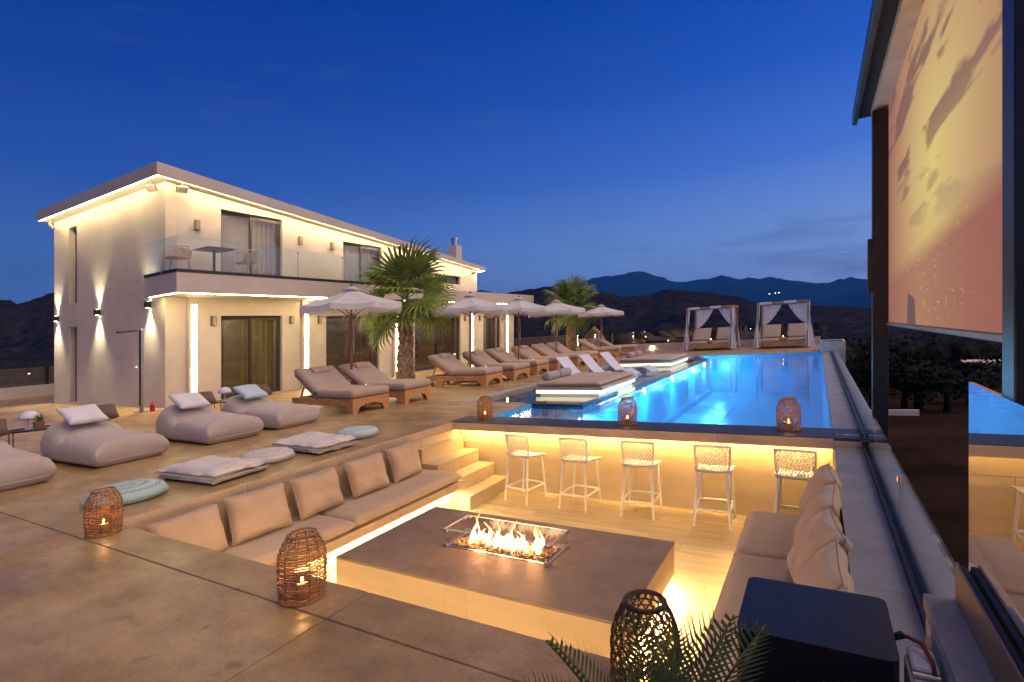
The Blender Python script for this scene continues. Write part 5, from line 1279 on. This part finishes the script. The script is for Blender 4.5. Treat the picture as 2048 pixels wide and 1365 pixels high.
def palm(label, loc, ht, r0, nleaf, seed, sc):
    r2 = random.Random(seed); t = thing('fan_palm', label, 'palm tree', loc, 0, 'fan palms')
    def prof(k): return r0 * (1.06 - .30 * k + .10 * math.exp(-(k / .12) ** 2))
    tr = MB().tube([(.02 * sin(k * 1.3), .02 * cos(k), ht * k / 12) for k in range(13)], [prof(k / 12) for k in range(13)], 16)
    tk = obj('trunk', tr, trunk_m, t, True)
    bm_ = MB(); rows = int(ht / .115)
    for j in range(rows):
        for k in range(9):
            a = 2 * PI * (k + (.5 if j % 2 else 0)) / 9 + r2.uniform(-.08, .08); z = ht * (j + .5) / rows + r2.uniform(-.02, .02); rr = prof(z / ht); w = rr * .33; hh = .13 * r2.uniform(.8, 1.15)
            if r2.random() < .12: continue
            c, s = cos(a), sin(a)
            def Q(dx, dz, o): return ((rr + o) * c - s * dx, (rr + o) * s + c * dx, z + dz)
            bm_.add([Q(-w * .5, -hh * .7, .0), Q(w * .5, -hh * .7, .0), Q(w, 0, .012), Q(0, hh * .75, .05 * r2.uniform(.6, 1.3)), Q(-w, 0, .012), Q(0, -.02, .035)], [(0, 1, 5), (1, 2, 5), (2, 3, 5), (3, 4, 5), (4, 0, 5)])
    obj('leaf_bases', bm_, trunk_l, tk)
    hub = Vector((0, 0, ht + .02))
    for k in range(nleaf):
        a = k * 2.39996 + r2.uniform(-.25, .25); f = k / (nleaf - 1); el = R(78) - R(128) * f ** 1.08 + R(r2.uniform(-8, 8))
        s_ = sc * r2.uniform(.86, 1.08) * (1 - .12 * f)
        Mx = Matrix.Translation(hub + Vector((cos(a), sin(a), 0)) * .06 + Vector((0, 0, .12 * (1 - f)))) @ Matrix.Rotation(a, 4, 'Z') @ Matrix.Rotation(-el, 4, 'Y') @ Matrix.Rotation(R(r2.uniform(-35, 35)), 4, 'X') @ Matrix.Diagonal((s_, s_, s_, 1))
        o = obj('frond', leaves[k % 4], None, t); o.matrix_local = Mx
    return t
palm('large fan palm with a scaly trunk between the parasols, in front of the house', (-11.0, 12.31, 0), 2.55, .245, 21, 4, 1.46)
palm('smaller fan palm at the far end of the terrace beside the egg chair', (-11.0, 24.95, 0), 2.45, .245, 21, 9, 1.42)

# ------------------------------------------------------------------ foreground: cycad, speaker, power box
cy_t = thing('potted_cycad', 'potted cycad with feathery dark fronds at the bottom edge of the picture', 'plant', (-.36, 1.34, 0))
obj('pot', MB().lathe([(.13, 0), (.16, .09), (.165, .10), (.15, .10), (.14, .08)], 24), terra, cy_t, 40); obj('crown_base', MB().lathe([(.07, .07), (.08, .10), (.05, .13), (.01, .15)], 14), trunk_m, cy_t, True)
def cyc_frond(seed, L=.55):
    r2 = random.Random(seed); mb = MB(); pts = []
    n = 17
    for k in range(n + 1):
        f = k / n; pts.append(Vector((L * f, 0, .10 * f - .16 * f * f)))
    mb.tube(pts, [.006 * (1 - .75 * k / n) + .001 for k in range(n + 1)], 5)
    for k in range(3, n):
        f = k / n; ll = .175 * (sin(PI * min(1, (f * .86 + .16))) ** .7) * r2.uniform(.92, 1.06)
        for s in (-1, 1):
            for h in (0, .5):
                p = pts[k].lerp(pts[min(n, k + 1)], h); d = Vector((.62, s * .80, .30)).normalized(); w = Vector((.0058, 0, 0)); tip = p + d * ll + Vector((.012, 0, -.01))
                m = p + d * ll * .5 + Vector((0, 0, .008))
                mb.add([p - w * .6, p + w * .6, m + w, tip, m - w], [(0, 1, 2, 3, 4)])
    me = mb.mesh('frond'); me.materials.append(cyc); return me
cf_ = [cyc_frond(s) for s in range(3)]
for k, (az_, el, s_) in enumerate(((205, 46, .95), (232, 60, .92), (200, 66, 1.0), (300, 62, .80), (38, 72, 1.02), (48, 57, 1.03), (22, 36, 1.2), (120, 74, .9), (335, 52, .9), (250, 42, .9), (90, 55, .85))):
    o = obj('frond', cf_[k % 3], None, cy_t); o.matrix_local = Matrix.Translation((0, 0, .10)) @ Matrix.Rotation(R(az_), 4, 'Z') @ Matrix.Rotation(-R(el), 4, 'Y') @ Matrix.Rotation(R((-20, 15, 5)[k % 3]), 4, 'X') @ Matrix.Diagonal((s_, s_, s_, 1))
sb = thing('speaker_box', 'black subwoofer box at the corner of the terrace beside the glass', 'speaker', (-.01, 1.915, 0))
def rrect(w, h, r, n=6):
    o = []
    for cx, cy_, a0 in ((w - r, h - r, 0), (-w + r, h - r, 90), (-w + r, -h + r, 180), (w - r, -h + r, 270)):
        o += [(cx + r * cos(R(a0 + 90 * k / n)), cy_ + r * sin(R(a0 + 90 * k / n))) for k in range(n + 1)]
    return o
spk = M('black_laminate', (.012, .016, .022), .38, .2, 30, spec=.4)
obj('cabinet', MB().prism(rrect(.205, .185, .03), .02, .452, 'z'), spk, sb, 40)
obj('grille', MB().box(-.17, .17, -.190, -.1855, .05, .42, .002), M('grille_cloth', (.01, .01, .01), .9), sb)
for a in (-.16, .16):
    for b in (-.14, .14): obj('foot', MB().lathe([(.02, 0), (.02, .02)], 10, (a, b, 0)), metal_d, sb)
pbx = thing('power_box', 'small white outdoor socket box with a red cable beside the speaker', 'socket box', (.255, 1.80, .0))
obj('box', MB().box(-.035, .036, -.10, .10, .12, .40, .010), white_pl, pbx); obj('lid', MB().box(-.030, .031, -.02, .09, .4005, .422, .006), white_pl, pbx); obj('hinge', MB().tube([(-.03, -.03, .41), (.03, -.03, .41)], .006, 6), metal_s, pbx); obj('foot_post', MB().box(-.02, .02, -.03, .03, 0, .1195), white_pl, pbx)
obj('cable', MB().tube([(-.055, .10, .43), (-.03, .085, .45), (.0, .05, .455), (.018, .01, .43), (.018, -.03, .415)], .006, 6), M('red_cable', (.28, .02, .02), .4), pbx, True)
obj('plug', MB().tube([(-.075, .11, .415), (-.04, .09, .452)], [.011, .009], 8), metal_d, pbx, True)

# ------------------------------------------------------------------ beyond the terrace
olive_l = [M('olive_foliage', (.016, .020, .012), .8, .5, 1.2, hue=(.030, .036, .022), rand=.3, spec=0)]
def blob_crown(seed, n=420, rx=1.6, rz=1.25):
    r2 = random.Random(seed); mb = MB(); cl = [(Vector((r2.uniform(-1, 1) * rx * .6, r2.uniform(-1, 1) * rx * .6, r2.uniform(-.4, .8) * rz * .6)), r2.uniform(.45, .85)) for _ in range(9)]
    for i in range(n):
        c, rr = r2.choice(cl); d = Vector((r2.gauss(0, 1), r2.gauss(0, 1), r2.gauss(0, 1))).normalized() * rr * r2.uniform(.55, 1.05)
        p = c + d; u = Vector((r2.gauss(0, 1), r2.gauss(0, 1), r2.gauss(0, 1))).normalized(); v = u.orthogonal().normalized(); s = r2.uniform(.09, .2)
        mb.add([p - u * s, p + v * s * .5, p + u * s, p - v * s * .5], [(0, 1, 2, 3)])
    me = mb.mesh('crown'); me.materials.append(olive_l[0]); return me
crowns = [blob_crown(s) for s in range(3)]
otr = MB().tube([(0, 0, -.4), (.05, 0, .5), (-.05, .08, 1.1), (.1, .1, 1.7)], [.2, .16, .12, .06], 7).tube([(0, .03, .8), (-.35, -.2, 1.5)], [.1, .04], 5).mesh('trunk', True); otr.materials.append(M('olive_bark', (.020, .016, .013), .95, .4, 8, spec=0))
r3 = random.Random(5); cnt = 0
def olive(x, y, s, lb):
    t = thing('olive_tree', lb, 'tree', (x, y, gz(x, y)), r3.uniform(0, 6), 'olive trees below the terrace')
    t.scale = (s, s, s); obj('trunk', otr, None, t); obj('crown', crowns[r3.randrange(3)], None, t, loc=(0, 0, 1.2))
for k in range(96):
    while True:
        y = 33 + 110 * r3.random() ** 1.5; x = y * math.tan(R(r3.uniform(1.0, 17))) if k < 84 else y * math.tan(R(r3.uniform(-16, 1)))
        if x > 2 or y > 45: break
    olive(x, y, r3.uniform(.8, 1.25), 'dark olive tree among others on the slope below the terrace')
gv_ = MB(); r4 = random.Random(21)
for k in range(2600):
    y = 90 + 620 * r4.random() ** 1.3; a = R(r4.uniform(-78, 22)); x = y * math.tan(a) if abs(a) < 1.2 else -y * 2.6
    if math.hypot(x, y) > 900: continue
    z = gz(x, y) + 1.2; s = r4.uniform(1.2, 2.3)
    vs = [(x + s * cos(j * 1.2566 + i) * (1.0, .72)[i] * r4.uniform(.7, 1.2), y + s * sin(j * 1.2566 + i) * (1.0, .72)[i], z + s * (-.35, .5)[i] + r4.uniform(-.3, .3)) for i in range(2) for j in range(5)] + [(x, y, z + s * .95)]
    gv_.add(vs, [(j, (j + 1) % 5, 5 + (j + 1) % 5, 5 + j) for j in range(5)] + [(5 + j, 5 + (j + 1) % 5, 10) for j in range(5)])
g_o = obj('olive_grove', gv_, M('grove_foliage', (.010, .012, .009), .9, .6, .3, hue=(.020, .022, .016), spec=0), kind='stuff'); g_o['label'] = 'dark far olive groves covering the valley floor'
shl = thing('white_shelter', 'small white flat-roofed shelter far below the screen', 'building', (13.2, 60, gz(13.2, 60) - .8), R(-12))
obj('roof', MB().box(-2.2, 2.6, -1.6, 1.6, 2.1, 2.4), plaster, shl)
for a in (-2.1, 2.4):
    for b in (-1.5, 1.4): obj('post', MB().box(a, a + .15, b, b + .15, -.5, 2.1), plaster, shl)
obj('back_wall', MB().box(-2.2, 2.6, 1.55, 1.7, -.5, 2.1), plaster, shl)
fwl = thing('field_wall', 'low pale wall crossing the dark ground below the terrace', 'wall', (2.9, 31, gz(2.9, 31)), R(8)); obj('wall', MB().box(-1.2, 1.3, -.10, .10, -.6, .22), plaster, fwl)
dl = E('distant_lamp', (1.0, .93, .75), 22)
lm = MB().lathe([(.05, -.35), (.35, 0), (.05, .35)], 8).mesh('distant_lamp', True); lm.materials.append(dl)
for (a, d, z) in ((-73.0, 240, -2.5), (-17.2, 320, -5), (-15.9, 330, -6), (-13.6, 300, -8), (-8.8, 420, -9), (-5.7, 520, -8), (-5.2, 530, -9), (-4.0, 900, 38), (-3.5, 900, 38), (-3.2, 900, 38.5), (-1.4, 460, -6), (-.6, 300, -7)):
    tag(obj('distant_lamp', lm, None, loc=(d * sin(R(a)), d * cos(R(a)), z)), 'tiny lit lamp far away in the dark valley', 'lamp', 'lamps of the distant village')

# ------------------------------------------------------------------ air between here and the mountains
hz, n, l = nodes('haze_air'); n.remove(n['Principled BSDF']); pv = n.new('ShaderNodeVolumePrincipled'); pv.inputs['Density'].default_value = 7.5e-5; pv.inputs['Color'].default_value = (.03, .30, 1.0, 1); pv.inputs['Anisotropy'].default_value = .1
l.new(pv.outputs[0], n['Material Output'].inputs['Volume'])
USE_HAZE = True
if USE_HAZE:
    ho = obj('haze', MB().box(-13000, 13000, -13000, 13000, -140, 1100), hz, kind='stuff'); ho['label'] = 'thin evening haze over the valley and hills'
